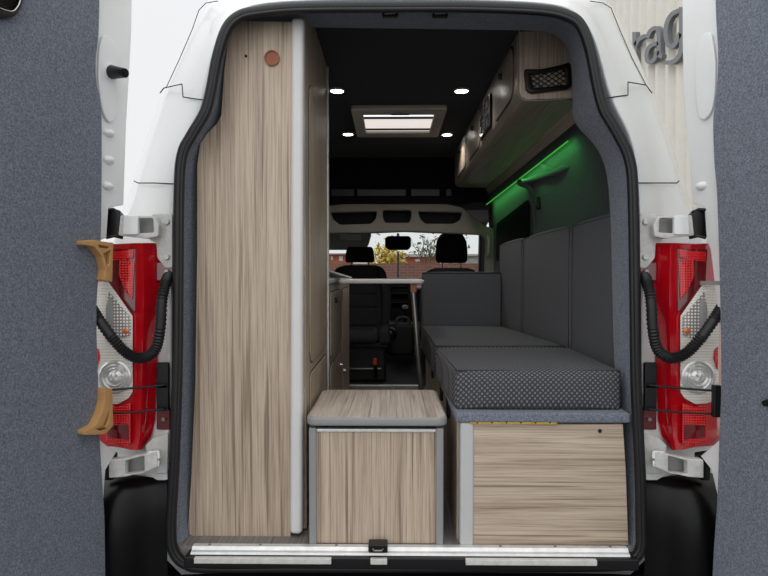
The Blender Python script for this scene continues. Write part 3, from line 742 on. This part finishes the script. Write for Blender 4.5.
c = P(600,431,ZB-0.007); mb = MB(); mb.cyl(c, c-Vector((0,0.003,0)), 0.0055, 0.004, 14); mb.build('catch_button', M['plastic'], BN, smooth=40)
for Z in (1.80, 2.05, 2.5):
    mb = MB(); mb.box(xa-0.014, xa-0.004, Yd(Z), Yd(Z+0.05), 0.84, 0.895); mb.build('lid_catch', M['plastic'], BN, bevel=0.003)
# strip of warm ply edge along the side
mb = MB(); mb.box(xa-0.006, xa-0.004, Yd(1.66), Yd(3.08), 0.885, 0.90); mb.build('ply_edge', M['woody'], BN)
def pull(p, c, k):
    return Vector((p.x+(k if p.x < c.x else -k), p.y+(k if p.y < c.y else -k), p.z-k if p.z > c.z+0.01 else p.z))
def cushion(name, plan, z0, z1, mat, label, group, pipe=((4,5,6,7,4),), r=0.028, puff=0.008, top_shift=(0,0), ztop=None, cat='cushion'):
    """upholstered block from a plan quad (near-left, near-right, far-right, far-left)"""
    b4 = [Vector((x, y, z0)) for x, y in plan]; zt = ztop or [z1]*4
    t4 = [Vector((x+top_shift[0], y+top_shift[1], q)) for (x, y), q in zip(plan, zt)]
    c = sum(b4, Vector())/4
    T = thing(name, c, label, cat, group)
    def puffed(b4, t4, nx=14, ny=14):
        # grid faces bulging slightly
        m = MB()
        def face(a, b, c_, d, nrm):
            vs = []
            for i in range(nx+1):
                for j in range(ny+1):
                    u = i/nx; v = j/ny
                    p = (a.lerp(b, u)).lerp(d.lerp(c_, u), v)
                    vs.append(p+nrm*(puff*(1-(2*u-1)**4)*(1-(2*v-1)**4)))
            m.add(vs, [(i*(ny+1)+j, (i+1)*(ny+1)+j, (i+1)*(ny+1)+j+1, i*(ny+1)+j+1) for i in range(nx) for j in range(ny)])
        def nn(a, b, c_): return (b-a).cross(c_-a).normalized()
        face(*t4, nn(t4[0], t4[1], t4[2])); 
        face(b4[0], b4[3], b4[2], b4[1], Vector((0,0,-0.001)))
        for k in range(4):
            a, b = b4[k], b4[(k+1) % 4]; c_, d = t4[(k+1) % 4], t4[k]
            face(a, b, c_, d, nn(a, b, c_))
        return m
    m = puffed(b4, t4); o = m.build('cushion_cover', M[mat], T, bevel=r, seg=5)
    if pipe:
        for lp in pipe:
            mb = MB(); mb.tube([(b4+t4)[q]*0.985+c*0.015 for q in lp] if False else [pull((b4+t4)[q], (sum(b4, Vector())+sum(t4, Vector()))/8, r*0.12) for q in lp], 0.0045, 8); mb.build('piping', M['piping'], T, smooth=0)
    return T
cg = 'bench seat cushions'
zs = zbt
zc = P(0,368,1.635).z
T = cushion('seat_cushion', [(P(456,400,1.61).x, Yd(1.612)), (P(621,400,1.61).x, Yd(1.612)), (0.655, Yd(2.11)), (0.165, Yd(2.11))], zs, zc, 'cush', 'grey patterned seat cushion at the near end of the bench', cg, r=0.036, puff=0.012)
T = cushion('seat_cushion', [(0.163, Yd(2.135)), (0.645, Yd(2.135)), (0.562, Yd(2.99)), (0.158, Yd(2.99))], zs, zc+0.004, 'cush', 'long grey seat cushion at the far end of the bench', cg)
def bx(Z): return 0.706-0.115*(Z-1.81)/1.19
for (Za, Zb, lab) in ((1.76, 2.155, 'grey back cushion nearest the rear door against the right wall'), (2.18, 2.71, 'middle grey back cushion against the right wall'), (2.735, 3.1, 'farthest grey back cushion along the right wall')):
    zt = lambda Z: 1.482-0.03*(Z-1.8)/1.2
    cushion('back_cushion', [(bx(Za), Yd(Za)), (bx(Za)+0.072, Yd(Za)), (bx(Zb)+0.072, Yd(Zb)), (bx(Zb), Yd(Zb))], zs, 1.47, 'cushb', lab, 'back cushions along the right wall', r=0.024, puff=0.013, pipe=((0,4,7,3),), ztop=[zt(Za), zt(Za), zt(Zb), zt(Zb)])
cushion('end_cushion', [(0.166, Yd(3.01)), (0.572, Yd(3.01)), (0.572, Yd(3.09)), (0.166, Yd(3.09))], zs, 1.302, 'cushb', 'low grey cushion standing across the far end of the bench', None, r=0.02, puff=0.005)

# ------------------------------------------------------------------ overhead locker
ZL0, ZL1 = 1.90, 3.80
lx = P(519,60,ZL0).x; lz = P(519,99,ZL0).z
OL = thing('overhead_locker', (0.5, Yd(2.8), lz), 'long curved overhead locker along the right side of the ceiling', 'cupboard')
rr = 0.02
def lprof(y, front):
    return None
prof = [(lx+0.004, CZ-0.004), (lx, 2.02), (lx, lz+0.03), (lx+0.006, lz+0.012), (lx+0.02, lz+0.002), (lx+0.04, lz), (0.618, lz-0.004), (0.640, lz-0.045)]
mb = MB(); rows = []
for Z in (ZL0+0.004, 2.3, 2.8, 3.3, ZL1):
    rows.append([Vector((x, Yd(Z), z)) for x, z in prof])
mb.loft(rows); sh = mb.build('locker_shell', M['woodl'], OL, smooth=50)
poly = pl([(519,32),(519,92),(521,97),(527,100),(573,98),(573,60),(568,44),(556,34),(545,31)], ZL0)
mb = MB(); mb.curve2d([poly], 0.014, XZ(ZL0+0.01), 0.001); mb.build('end_panel', M['woodv'], OL, smooth=40)
pth = [P(x,y,ZL0-0.004) for x, y in ((518,33),(518,60),(518,90),(520.5,97),(527,100.5),(550,100),(573,98.5))]
mb = MB(); mb.tube(smooth_path(pth, 4), 0.0022, 8); mb.build('edge_trim', M['trimg'], OL, smooth=0)
for (Za, Zb) in ((1.99, 2.32), (2.72, 3.10), (3.22, 3.66)):
    xdoor(OL, lx, Yd(Za), Yd(Zb), lz+0.035, CZ-0.025, 'woodl', 0.045, -1, name='locker_door', knob=(Yd((Za+Zb)/2+0.02), CZ-0.07, 'plastic'), gap=0.007)
mb = MB(); mb.curve2d([rrect(Yd(2.40), Yd(2.66), lz+0.04, CZ-0.06, 0.01)], 0.01, onx(lx, -1), 0.002); sk = mb.build('control_panel', M['plastic'], OL, smooth=35)
mb = MB()
for i in range(2):
    for j in range(2):
        y = Yd(2.47+0.12*i); z = lz+0.075+0.075*j
        mb.curve2d([rrect(y-0.045, y+0.045, z-0.028, z+0.028, 0.006), rrect(y-0.035, y+0.035, z-0.02, z+0.02, 0.004)], 0.003, onx(lx-0.0102, -1), 0.0008)
mb.build('socket_ring', M['chrome'], sk)
# net pocket on the locker end
o1 = rpoly(pl([(523,71),(540,71),(563,66),(567,64),(570,68),(570,88),(566,91),(530,95),(525,92)], ZL0), 0.008, 4)
i1 = rpoly(pl([(529,75.5),(542,75),(564,70.5),(565.5,86),(532,90)], ZL0), 0.003, 3)
net_pocket('net_pocket', o1, i1, (Vector((0,Yd(ZL0-0.006),0)), Vector((1,0,0)), Vector((0,0,1)), Vector((0,-1,0))), 'black framed net pocket on the wood end of the overhead locker', nstep=0.024)
# green LED strip
mb = MB(); a = P(567,141,2.17); b = P(486,204.5,3.86)
dlt = Vector((0.004,0,-0.004))
mb.hexa([a, b, b+dlt, a+dlt], [a+Vector((0.003,0,0.003)), b+Vector((0.003,0,0.003)), b+dlt+Vector((0.003,0,0.003)), a+dlt+Vector((0.003,0,0.003))])
tag(mb.build('led_strip', M['green']), 'glowing green light strip under the overhead locker', 'light strip')
LA = bpy.data.lights.new('green_strip_light', 'AREA'); LA.shape = 'RECTANGLE'; LA.size = 1.66; LA.size_y = 0.012; LA.energy = 0.6; LA.color = (0.14, 1.0, 0.2)
la = bpy.data.objects.new('green_strip_light', LA); col.objects.link(la); ax = (b-a).normalized(); zz_ = -(Vector((1.0,0,-0.55)).normalized()); yy_ = zz_.cross(ax).normalized(); zz_ = ax.cross(yy_)
m3 = Matrix((ax, yy_, zz_)).transposed().to_4x4(); m3.translation = (a+b)/2+Vector((0.012,0,-0.004)); la.matrix_world = m3
# small switch
c = P(541,203,2.78); mb = MB(); mb.box(c.x-0.02, c.x+0.004, c.y-0.02, c.y+0.02, c.z-0.028, c.z+0.028)
sw = thing('wall_switch', c, 'small black switch box on the right wall pillar', 'switch'); mb.build('switch_box', M['plastic'], sw, bevel=0.003)
mb = MB(); mb.box(c.x-0.024, c.x-0.019, c.y-0.01, c.y+0.01, c.z-0.015, c.z+0.015); mb.build('rocker', M['dashs'], sw, bevel=0.002)

# ------------------------------------------------------------------ ceiling: vent and downlights
RV = thing('roof_vent', (0.04, Yd(3.05), CZ), 'beige framed roof vent with pleated blind in the black ceiling', 'roof vent')
a0 = P(350.5,107,2.74); 
vx0, vx1 = -0.193, 0.268; vy0, vy1 = Yd(2.76), Yd(3.32)
DN = (Vector((0,0,CZ)), Vector((1,0,0)), Vector((0,1,0)), Vector((0,0,-1)))
mb = MB(); mb.curve2d([rrect(vx0,vx1,vy0,vy1,0.02), rrect(vx0+0.055,vx1-0.055,vy0+0.10,vy1-0.09,0.008)], 0.024, DN, 0.006, 3); mb.build('frame', M['vent'], RV, smooth=40)
hx0, hx1, hy0, hy1 = vx0+0.05, vx1-0.05, vy0+0.09, vy1-0.08
mb = MB(); mb.box(hx0, hx1, hy0, hy0+0.10, CZ-0.006, CZ-0.003); mb.build('roof_pane', M['sky_pane'], RV)
mb = MB(); n = 10; yy0, yy1 = hy0+0.10, hy1; rows = []
for i in range(n*2+1):
    y = yy0+(yy1-yy0)*i/(n*2); z = CZ-0.004-(0.006 if i % 2 else 0); rows.append([Vector((hx0,y,z)), Vector((hx1,y,z))])
mb.loft(rows); mb.build('pleated_blind', M['blind'], RV)
for y in (hy0+0.09, hy1-0.07):
    mb = MB(); mb.box(hx0, hx1, y, y+0.012, CZ-0.018, CZ-0.008); mb.build('blind_bar', M['plastic'], RV)
mb = MB(); mb.box(0.0, 0.09, vy0+0.07, vy0+0.085, CZ-0.029, CZ-0.023); mb.build('handle', M['plastic'], RV, bevel=0.002)
def lampspot(px, py):
    d = ray(px, py); return CAM+d*((CZ-CAM.z)/d.z)
dl = None
for (px, py, lab) in ((337,90,'round ceiling downlight at near left of the roof vent'), (461.5,90,'round ceiling downlight at near right of the roof vent'), (348,133.5,'round ceiling downlight at far left of the roof vent'), (447,134,'round ceiling downlight at far right of the roof vent')):
    p = lampspot(px, py)
    if dl is None:
        dl = thing('downlight', p, lab, 'ceiling light', 'four round ceiling downlights'); c = p
        mb = MB(); rows = [[c+Vector((r*math.cos(2*PI*k/24), r*math.sin(2*PI*k/24), z)) for k in range(24)] for r, z in ((0.034,0),(0.034,-0.005),(0.029,-0.007),(0.027,-0.004))]
        mb.loft(rows, True); mb.build('bezel', M['trimlg'], dl, smooth=40)
        mb = MB(); mb.cyl(c+Vector((0,0,-0.001)), c+Vector((0,0,-0.0055)), 0.0275, seg=24); mb.build('lens', M['led'], dl)
    else:
        k = copy_tree(dl); k.location = p; k['label'] = lab
    L = bpy.data.lights.new('downlight_beam', 'SPOT'); L.energy = 4.5; L.spot_size = math.radians(140); L.spot_blend = 0.6; L.shadow_soft_size = 0.03; L.color = (1,0.96,0.9)
    lo = bpy.data.objects.new('downlight_beam', L); col.objects.link(lo); lo.location = p-Vector((0,0,0.012))

# ------------------------------------------------------------------ cab
ZC = 3.97
OS = thing('overhead_shelf', (0.04, Yd(ZC), 1.58), 'beige moulded shelf with three cubbies above the windscreen', 'shelf')
outl = [(318,208),(345,204),(445,204),(463,208),(474,218),(484,226),(494,229),(499,240),(499,300),(486,300),(485,240),(480,235),(440,233.5),(405,232),(370,233.5),(318,234)]
h1 = [(331,213),(377,212),(376,219),(371,224),(340,225),(333,219)]
h2 = [(383,211),(411,211),(411,217),(409,223),(385,223),(383,217)]
h3 = [(418,212),(462,213),(460,220),(453,224),(425,224),(420,219)]
mb = MB(); mb.curve2d([rpoly(pl(outl,ZC),0.02)]+[rpoly(pl(h,ZC),0.015) for h in (h1,h2,h3)], 0.06, XZ(ZC+0.03), 0.012, 3); mb.build('shelf_front', M['shelf'], OS, smooth=45)
a = P(326,206,ZC+0.05); b = P(466,228,ZC+0.05); mb = MB()
mb.box(a.x, b.x, Yd(ZC+0.22), Yd(ZC+0.23), b.z, a.z); mb.box(a.x, b.x, Yd(ZC+0.04), Yd(ZC+0.22), b.z, b.z+0.008); mb.build('shelf_tray', M['dash'], OS)
mb = MB(); p = P(488,246,ZC-0.04); mb.tube(smooth_path([p+Vector((0,0.03,0.07)), p+Vector((0,-0.02,0.05)), p+Vector((0,-0.02,-0.05)), p+Vector((0,0.03,-0.07))], 4), 0.009, 8); mb.build('grab_handle', M['visor'], OS, smooth=0)
# dark rail over the shelf
RL = thing('bulkhead_rail', P(395,200,3.93), 'dark padded rail below the front edge of the black ceiling', 'rail')
mb = MB(); a = P(322,196,3.93); b = P(470,203.5,3.93); mb.box(a.x, b.x, a.y, a.y+0.03, b.z, a.z); mb.build('rail', M['seatd'], RL, bevel=0.008)
for x0, x1 in ((331,354),(357,406),(411,440),(446,452)):
    mb = MB(); a = P(x0,189,3.94); b = P(x1,196,3.94); mb.box(a.x, b.x, a.y, a.y+0.012, b.z, a.z); mb.build('rail_pad', M['dashs'], RL, bevel=0.004)
# windscreen
w0 = [Vector((-0.80,4.2,1.15)), Vector((0.92,4.2,1.15)), Vector((0.80,3.62,1.72)), Vector((-0.70,3.62,1.72))]
mb = MB(); mb.add(w0+[v+Vector((0,0.004,0.004)) for v in w0], [(0,1,2,3),(7,6,5,4),(0,4,5,1),(1,5,6,2),(2,6,7,3),(3,7,4,0)]); tag(mb.build('window_1', M['glass']), kind='structure')
# cab sides, roof and bonnet of the body
mb = MB()
for s in (-1, 1):
    c0 = 0.04
    mb.hexa([Vector((c0+s*0.80,2.4,FL-0.1)), Vector((c0+s*0.86,2.4,FL-0.1)), Vector((c0+s*0.90,4.25,FL-0.1)), Vector((c0+s*0.84,4.25,FL-0.1))],
            [Vector((c0+s*0.80,2.4,1.2)), Vector((c0+s*0.86,2.4,1.2)), Vector((c0+s*0.90,4.25,1.15)), Vector((c0+s*0.84,4.25,1.15))])
    mb.tube([Vector((c0+s*0.86,4.22,1.15)), Vector((c0+s*0.78,3.62,1.74)), Vector((c0+s*0.72,2.5,1.85))], 0.035, 8)
    mb.tube([Vector((c0+s*0.80,2.50,0.6)), Vector((c0+s*0.80,2.50,1.2)), Vector((c0+s*0.72,2.5,1.85))], 0.05, 8)
mb.box(-0.70, 0.78, 2.45, 3.64, 1.74, 1.80)
mb.build('cab_shell', M['dash'], van, smooth=40)
mb = MB(); mb.box(-0.86, 0.94, 4.3, 5.1, 0.4, 1.05); mb.build('bonnet', M['paint'], van, bevel=0.1, seg=4)
# mirror and visor
RM = thing('rear_view_mirror', P(398,243,5.0), 'black rear view mirror hanging at the top of the windscreen', 'mirror')
mb = MB(); mb.curve2d([rpoly(pl([(385,238),(388,236),(409,236),(411,238),(411,247),(408,250),(389,250),(385,247)],5.0),0.012)], 0.04, XZ(5.03), 0.008, 3); mb.build('housing', M['seatd'], RM, smooth=40)
mb = MB(); mb.tube([P(398,244,5.06), P(398,234,5.14)], 0.012, 8); mb.build('stalk', M['plastic'], RM, smooth=0)
SV = thing('sun_visor', P(350,241,4.85), 'grey sun visor folded down at the left of the windscreen', 'visor')
mb = MB(); mb.curve2d([rpoly(pl([(318,232),(372,233),(368,247),(360,250),(318,250)],4.85),0.03)], 0.02, XZ(4.86), 0.006); mb.build('visor_flap', M['visor'], SV, smooth=40)
mb = MB(); mb.curve2d([pl([(340,234),(361,235),(361,240.5),(340,240)],4.845)], 0.002, XZ(4.838)); mb.build('visor_label', M['label'], SV)
# dashboard
DB = thing('dashboard', (0.08, Yd(5.2), FL), 'black dashboard with centre console and gear lever', 'dashboard')
mb = MB(); mb.box(-0.82, 0.90, Yd(5.1), Yd(5.75), 0.85, 1.18); mb.build('dash_top', M['dash'], DB, bevel=0.05, seg=4)
cx0, cx1 = P(385,300,4.95).x, P(414,300,4.95).x
mb = MB(); mb.box(cx0, cx1, Yd(4.97), Yd(5.3), 0.6, P(0,278,4.97).z); mb.build('centre_stack', M['dash'], DB, bevel=0.03, seg=4)
for (y0, y1, m_) in ((286,289.5,'dashs'),(293,300,'dashs'),(302,309,'dashs')):
    a = P(390,y0,4.96); b = P(409,y1,4.96); mb = MB(); mb.curve2d([rrect(a.x,b.x,b.z,a.z,0.008)], 0.012, XZ(4.965), 0.003); mb.build('control_panel', M[m_], DB, smooth=40)
    mb = MB(); mb.curve2d([rrect(a.x+0.01,b.x-0.01,b.z+0.006,a.z-0.006,0.004)], 0.002, XZ(4.952)); mb.build('display', M['seatd'], DB)
mb = MB(); a = P(388,322,4.75); b = P(414,322,4.75); mb.box(a.x, b.x, Yd(4.6), Yd(5.0), FL+0.1, a.z); mb.build('gear_console', M['dash'], DB, bevel=0.03, seg=4)
c = P(405,307,4.68); mb = MB(); mb.cyl(Vector((c.x, c.y+0.05, a.z-0.01)), c, 0.010, 0.007, 10); gl = mb.build('gear_lever', M['plastic'], DB, smooth=40)
mb = MB(); mb.ball(c, 0.025, 0.025, 0.018); mb.build('gear_knob', M['trimlg'], gl, smooth=0)
mb = MB(); c = P(403,323,4.62); mb.tube([c+Vector((0.055*math.cos(t*2*PI/20), 0, 0.05*math.sin(t*2*PI/20))) for t in range(20)], 0.009, 8, True); mb.build('cup_holder', M['dashs'], DB, smooth=0)
# seats
def rb(mb, x0, x1, y0, y1, z0, z1): return mb.box(x0, x1, y0, y1, z0, z1)
def car_seat(cx, cy, face, label, hw, hz0, hz1, ztop):
    """face=-1 looks to the rear (towards the doorway), +1 looks forward"""
    T = thing('car_seat', (cx, cy, FL), label, 'car seat')
    f = face
    def B(name, x0, x1, a0, a1, z0, z1, mat, bev, par=T, seg=4):
        ys = sorted((cy+f*a0, cy+f*a1)); mb = MB(); mb.box(cx+x0, cx+x1, ys[0], ys[1], z0, z1); return mb.build(name, M[mat], par, bevel=bev, seg=seg)
    B('seat_base', -0.20, 0.20, -0.18, 0.17, FL, FL+0.25, 'dash', 0.02)
    B('seat_rail', -0.17, 0.17, 0.17, 0.19, FL+0.09, FL+0.10, 'steel', 0.003)
    B('seat_pan', -0.22, 0.22, -0.2, 0.2, FL+0.24, FL+0.28, 'plastic', 0.01)
    B('seat_cushion', -0.15, 0.15, -0.2, 0.25, FL+0.27, FL+0.36, 'seatf', 0.04)
    for s in (-1, 1): B('seat_bolster', min(s*0.15, s*0.235), max(s*0.15, s*0.235), -0.2, 0.23, FL+0.26, FL+0.375, 'seatf', 0.035)
    zz = [FL+0.36, FL+0.50, FL+0.60, ztop]
    for i in range(3): B('back_panel', -0.135, 0.135, -0.27, -0.17, zz[i], zz[i+1]-0.004, 'seatf', 0.018)
    mb = MB(); rows = []
    for z, w_ in ((FL+0.30,0.225),(FL+0.5,0.235),(FL+0.62,0.23),(ztop-0.05,0.195),(ztop-0.012,0.16),(ztop,0.12)):
        rows.append([Vector((cx+w_*math.cos(2*PI*k/24)*min(1,1.0), cy+f*(-0.235)+0.06*math.sin(2*PI*k/24), z)) for k in range(24)])
    mb.loft(rows, True, True); mb.build('seat_back', M['seatf'], T, smooth=50)
    for s in (-1, 1):
        mb = MB(); rows = []
        for z, w_ in ((FL+0.34,0.19),(FL+0.5,0.20),(FL+0.62,0.195),(ztop-0.06,0.165),(ztop-0.02,0.14)):
            rows.append([Vector((cx+s*w_+0.035*math.cos(2*PI*k/14), cy+f*(-0.185)+0.04*math.sin(2*PI*k/14), z)) for k in range(14)])
        mb.loft(rows, True, True); mb.build('back_bolster', M['seatf'], T, smooth=50)
    # headrest with two posts
    mb = MB(); rows = []
    hh = hz1-hz0
    for t, w_, dd in ((0,0.85,0.6),(0.08,0.98,0.9),(0.35,1,1),(0.7,0.93,1),(0.9,0.72,0.85),(0.97,0.5,0.6),(1,0.25,0.3)) if hh > 0.15 else ((0,0.9,0.6),(0.1,1,0.9),(0.5,0.98,1),(0.88,0.9,0.9),(1,0.78,0.5)):
        rows.append([Vector((cx+hw*w_*math.copysign(abs(math.cos(2*PI*k/24))**0.6, math.cos(2*PI*k/24)), cy+f*(-0.22)+0.05*dd*math.sin(2*PI*k/24), hz0+hh*t)) for k in range(24)])
    mb.loft(rows, True, True); hr = mb.build('headrest', M['seatd'], T, smooth=60)
    for s in (-1, 1):
        mb = MB(); mb.cyl((cx+s*hw*0.58, cy-f*0.22, ztop-0.03), (cx+s*hw*0.58, cy-f*0.22, hz0+0.02), 0.007, seg=8); mb.build('headrest_post', M['steel'], T, smooth=40)
    return T
p1 = P(360,300,4.42)
S1 = car_seat(p1.x, p1.y-0.23, -1, 'black passenger seat turned to face the rear at the end of the aisle', 0.112, 1.385, 1.505, 1.365)
c = S1.location+Vector((0.235, -0.12, 0.33)); mb = MB(); mb.ball(c, 0.045, 0.07, 0.05); mb.build('side_lever_housing', M['plastic'], S1, smooth=0)
c = P(375,361,3.95); mb = MB(); mb.curve2d([rrect(c.x-0.012,c.x+0.012,c.z-0.025,c.z+0.02,0.006)], 0.02, XZ(3.95), 0.003); mb.build('belt_buckle', M['buckle'], S1, smooth=40)
mb = MB(); mb.tube([c+Vector((0,0.02,-0.02)), c+Vector((0.005,0.06,-0.12))], 0.012, 8); mb.build('buckle_stalk', M['plastic'], S1, smooth=0)
p2 = P(451.5,262,4.25)
S2 = car_seat(p2.x, p2.y+0.22, 1, "black driver's seat behind the bench end cushion with tall headrest", 0.118, P(451,263,4.25).z, P(451,232,4.25).z, P(451,268,4.25).z)
# cab threshold and mat
mb = MB(); a = P(350,386,3.87); b = P(420,386,3.87); mb.box(a.x-0.02, b.x+0.02, 2.30, 2.335, FL-0.001, FL+0.008); tag(mb.build('threshold_strip', M['alu'], bevel=0.003), 'silver threshold strip across the aisle floor at the cab', 'strip')

# ------------------------------------------------------------------ outside
mb = MB(); mb.box(-40, 40, -12, 70, -0.05, 0.0); g = mb.build('ground', M['asphalt']); tag(g, kind='structure')
# garage with profiled cladding on the right
X0 = 3.0
GB = thing('garage_building', (X0+1.2, 8, 0), 'white building with vertical ribbed metal cladding to the right of the van', 'building')
prof = []; y = -0.5
while y < 16:
    prof += [(X0, y), (X0, y+0.06), (X0+0.06, y+0.10), (X0+0.06, y+0.20)]; y += 0.24
mb = MB(); mb.loft([[Vector((x, yy, 0)) for x, yy in prof], [Vector((x, yy, 7)) for x, yy in prof]]); mb.build('cladding', M['clad'], GB)
mb = MB(); mb.box(X0+0.08, X0+8, -0.5, 16, 0, 6.98); mb.build('building_core', M['whitewall'], GB)
SG = thing('sign_letters', (X0-0.04, 5, 3.8), 'grey raised sign letters on the ribbed wall', 'sign')
def letter(name, strokes, w=4.0):
    mb = MB()
    for st in strokes:
        pts = smooth_path([Vector((a_, b_, 0)) for a_, b_ in st], 5); rows = []
        for i in range(len(pts)):
            t = (pts[min(i+1, len(pts)-1)]-pts[max(i-1, 0)]).normalized(); nn = Vector((t.y, -t.x, 0))*w/2; nn.x *= 0.95
            A = PX(pts[i].x+nn.x, pts[i].y+nn.y, X0-0.05); B = PX(pts[i].x-nn.x, pts[i].y-nn.y, X0-0.05); e = Vector((0.05,0,0))
            rows.append([A, B, B+e, A+e])
        mb.loft(rows, True, True)
    mb.build(name, M['letter'], SG)
letter('letter_r', [[(634,32),(634.5,56),(634.5,70)],[(635,46),(638,40),(644,36)]])
letter('letter_a', [[(647,38),(650,31),(655,28),(658,32),(658.5,45),(659,55),(662,56.5)],[(658,43),(650,46),(646.5,53),(647,60.5),(650,62),(654,59),(658,51)]])
letter('letter_g', [[(679,10.5),(672,14),(667,22),(665.5,33),(667,43),(671,47),(676,42),(680,33)],[(681,7),(681,30),(681,48),(678,57),(672,62),(665,62.5)]], 4.4)
# boundary wall, houses and trees ahead of the van
BW = MB(); BW.box(-14, 14, 14.4, 14.65, 0, P(0,263.5,16).z); o = BW.build('brick_wall', M['brick']); tag(o, 'long red brown brick boundary wall beyond the windscreen', 'wall')
mb = MB(); a = P(398,252,12.6); mb.cyl((a.x, a.y, 0), (a.x, a.y, a.z), 0.022, seg=10); tag(mb.build('street_post', M['dash'], smooth=40), 'thin dark post in front of the brick wall below the mirror', 'post')
def house(px0, px1, pyt, Z, mat, roofpx, label, wins):
    a = P(px0, pyt, Z); b = P(px1, pyt, Z)
    T = thing('house', ((a.x+b.x)/2, a.y+3, 0), label, 'house', None)
    mb = MB(); mb.box(a.x, b.x, a.y, a.y+6, 0, a.z); mb.build('walls', M[mat], T)
    zr = P(px0, roofpx, Z).z; mb = MB()
    mb.add([(a.x-.3,a.y-.3,a.z),(b.x+.3,a.y-.3,a.z),(b.x+.3,a.y+6.3,a.z),(a.x-.3,a.y+6.3,a.z),(a.x-.3,a.y+3,zr),(b.x+.3,a.y+3,zr)], [(0,1,5,4),(2,3,4,5),(0,4,3),(1,2,5),(0,3,2,1)])
    mb.build('roof', M['rooft'], T)
    for (w0_, w1_, t, bt2) in wins:
        p = P(w0_, t, Z); q = P(w1_, bt2, Z); mb = MB(); mb.box(p.x, q.x, p.y-0.05, p.y+0.02, q.z, p.z); mb.build('window', M['whitewall'], T, bevel=0.02)
house(300, 346, 254.5, 30, 'orangebrick', 251, 'orange brick house left of the yellow tree', [(339,343,256,261),(331,333,256,260)])
house(386, 440, 257, 34, 'orangebrick', 252, 'low brick house behind the bare tree', [(400,406,259,262),(415,420,259,262)])
house(456, 492, 256, 26, 'whitewall', 251.5, 'pale house at the right edge of the windscreen', [(468,474,258,262),(480,486,258,262)])
def tree(px, Z, ztop_px, label, leafmat, nleaf, spread, bare=False):
    base = P(px, 270, Z); base.z = 0; top = P(px, ztop_px, Z).z
    T = thing('tree', base, label, 'tree')
    br = MB(); tips = []; rnd = random.Random(int(px))
    def grow(p, d, L, r, lev):
        q = p+d*L; br.tube([p, p.lerp(q, 0.5)+Vector((rnd.uniform(-1,1),0,0))*L*0.04, q], r, 6 if lev > 1 else 8, rfun=lambda i: r*(1-0.16*i))
        if lev == 0: tips.append(q); return
        for k in range(3 if lev > 2 else 3):
            nd = (d+Vector((rnd.uniform(-1,1), rnd.uniform(-1,1), rnd.uniform(-0.1,0.6)))*0.62*spread).normalized()
            grow(q, nd, L*rnd.uniform(0.62,0.82), r*0.6, lev-1)
        tips.append(q)
    grow(base, Vector((0,0,1)), top*0.33, top*0.022, 4 if bare else 3)
    zm = max(t.z for t in tips); k = top/zm
    br.v = [Vector((v.x, v.y, v.z*k)) for v in br.v]; tips = [Vector((t.x, t.y, t.z*k)) for t in tips]
    br.build('trunk', M['bark'], T)
    lf = MB()
    for i in range(nleaf):
        c = rnd.choice(tips)+Vector((rnd.gauss(0,.28), rnd.gauss(0,.28), rnd.gauss(0,.25))); s = rnd.uniform(.05,.11)
        a = Vector((rnd.uniform(-1,1), rnd.uniform(-1,1), rnd.uniform(-1,1))).normalized(); b = a.cross(Vector((rnd.uniform(-1,1), rnd.uniform(-1,1), 1))).normalized()
        lf.add([c-a*s, c+b*s*.6, c+a*s, c-b*s*.6], [(0,1,2,3)])
    lf.build('foliage', M[leafmat], T, fix=False)
tree(378, 20, 252, 'yellow leaved tree beyond the brick wall left of the mirror', 'yleaf', 650, 0.8)
tree(424, 19, 236, 'bare branched tree beyond the brick wall between the mirror and driver headrest', 'gleaf', 60, 1.0, True)
tree(446, 24, 240, 'sparse green tree beyond the brick wall behind the driver headrest', 'gleaf', 250, 1.0, True)

# ------------------------------------------------------------------ light
sc = bpy.context.scene
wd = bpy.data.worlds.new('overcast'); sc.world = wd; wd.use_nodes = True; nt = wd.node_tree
bg = nt.nodes['Background']; tc = N(nt, 'ShaderNodeTexCoord'); sp = N(nt, 'ShaderNodeSeparateXYZ')
nt.links.new(tc.outputs['Generated'], sp.inputs[0])
r = ramp(nt, sp.outputs['Z'], [(0.0, (0.662,0.67,0.682)), (0.5, (0.68,0.688,0.702)), (1.0, (1.02,1.02,1.035))])
# sky strength raised behind the photographer, added to light doors and interior
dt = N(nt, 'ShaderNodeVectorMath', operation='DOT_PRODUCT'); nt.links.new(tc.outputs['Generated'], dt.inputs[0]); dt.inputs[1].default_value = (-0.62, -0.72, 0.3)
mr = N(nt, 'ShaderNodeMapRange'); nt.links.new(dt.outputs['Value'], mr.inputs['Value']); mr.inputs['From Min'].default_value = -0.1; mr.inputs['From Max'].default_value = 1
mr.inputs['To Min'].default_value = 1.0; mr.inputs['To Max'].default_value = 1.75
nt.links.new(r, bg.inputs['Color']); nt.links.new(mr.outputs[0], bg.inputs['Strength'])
cam = bpy.data.cameras.new('camera'); co = bpy.data.objects.new('camera', cam); col.objects.link(co)
co.matrix_world = Matrix((( CR.x, CU.x, -CF.x, CAM.x), (CR.y, CU.y, -CF.y, CAM.y), (CR.z, CU.z, -CF.z, CAM.z), (0,0,0,1)))
cam.sensor_width = 36; cam.lens = FPX*36/768; cam.clip_start = 0.02
sc.camera = co
sc.view_settings.view_transform = 'Standard'; sc.view_settings.look = 'None'; sc.view_settings.gamma = 1
sc.view_settings.use_curve_mapping = False; sc.view_settings.exposure = 0.38
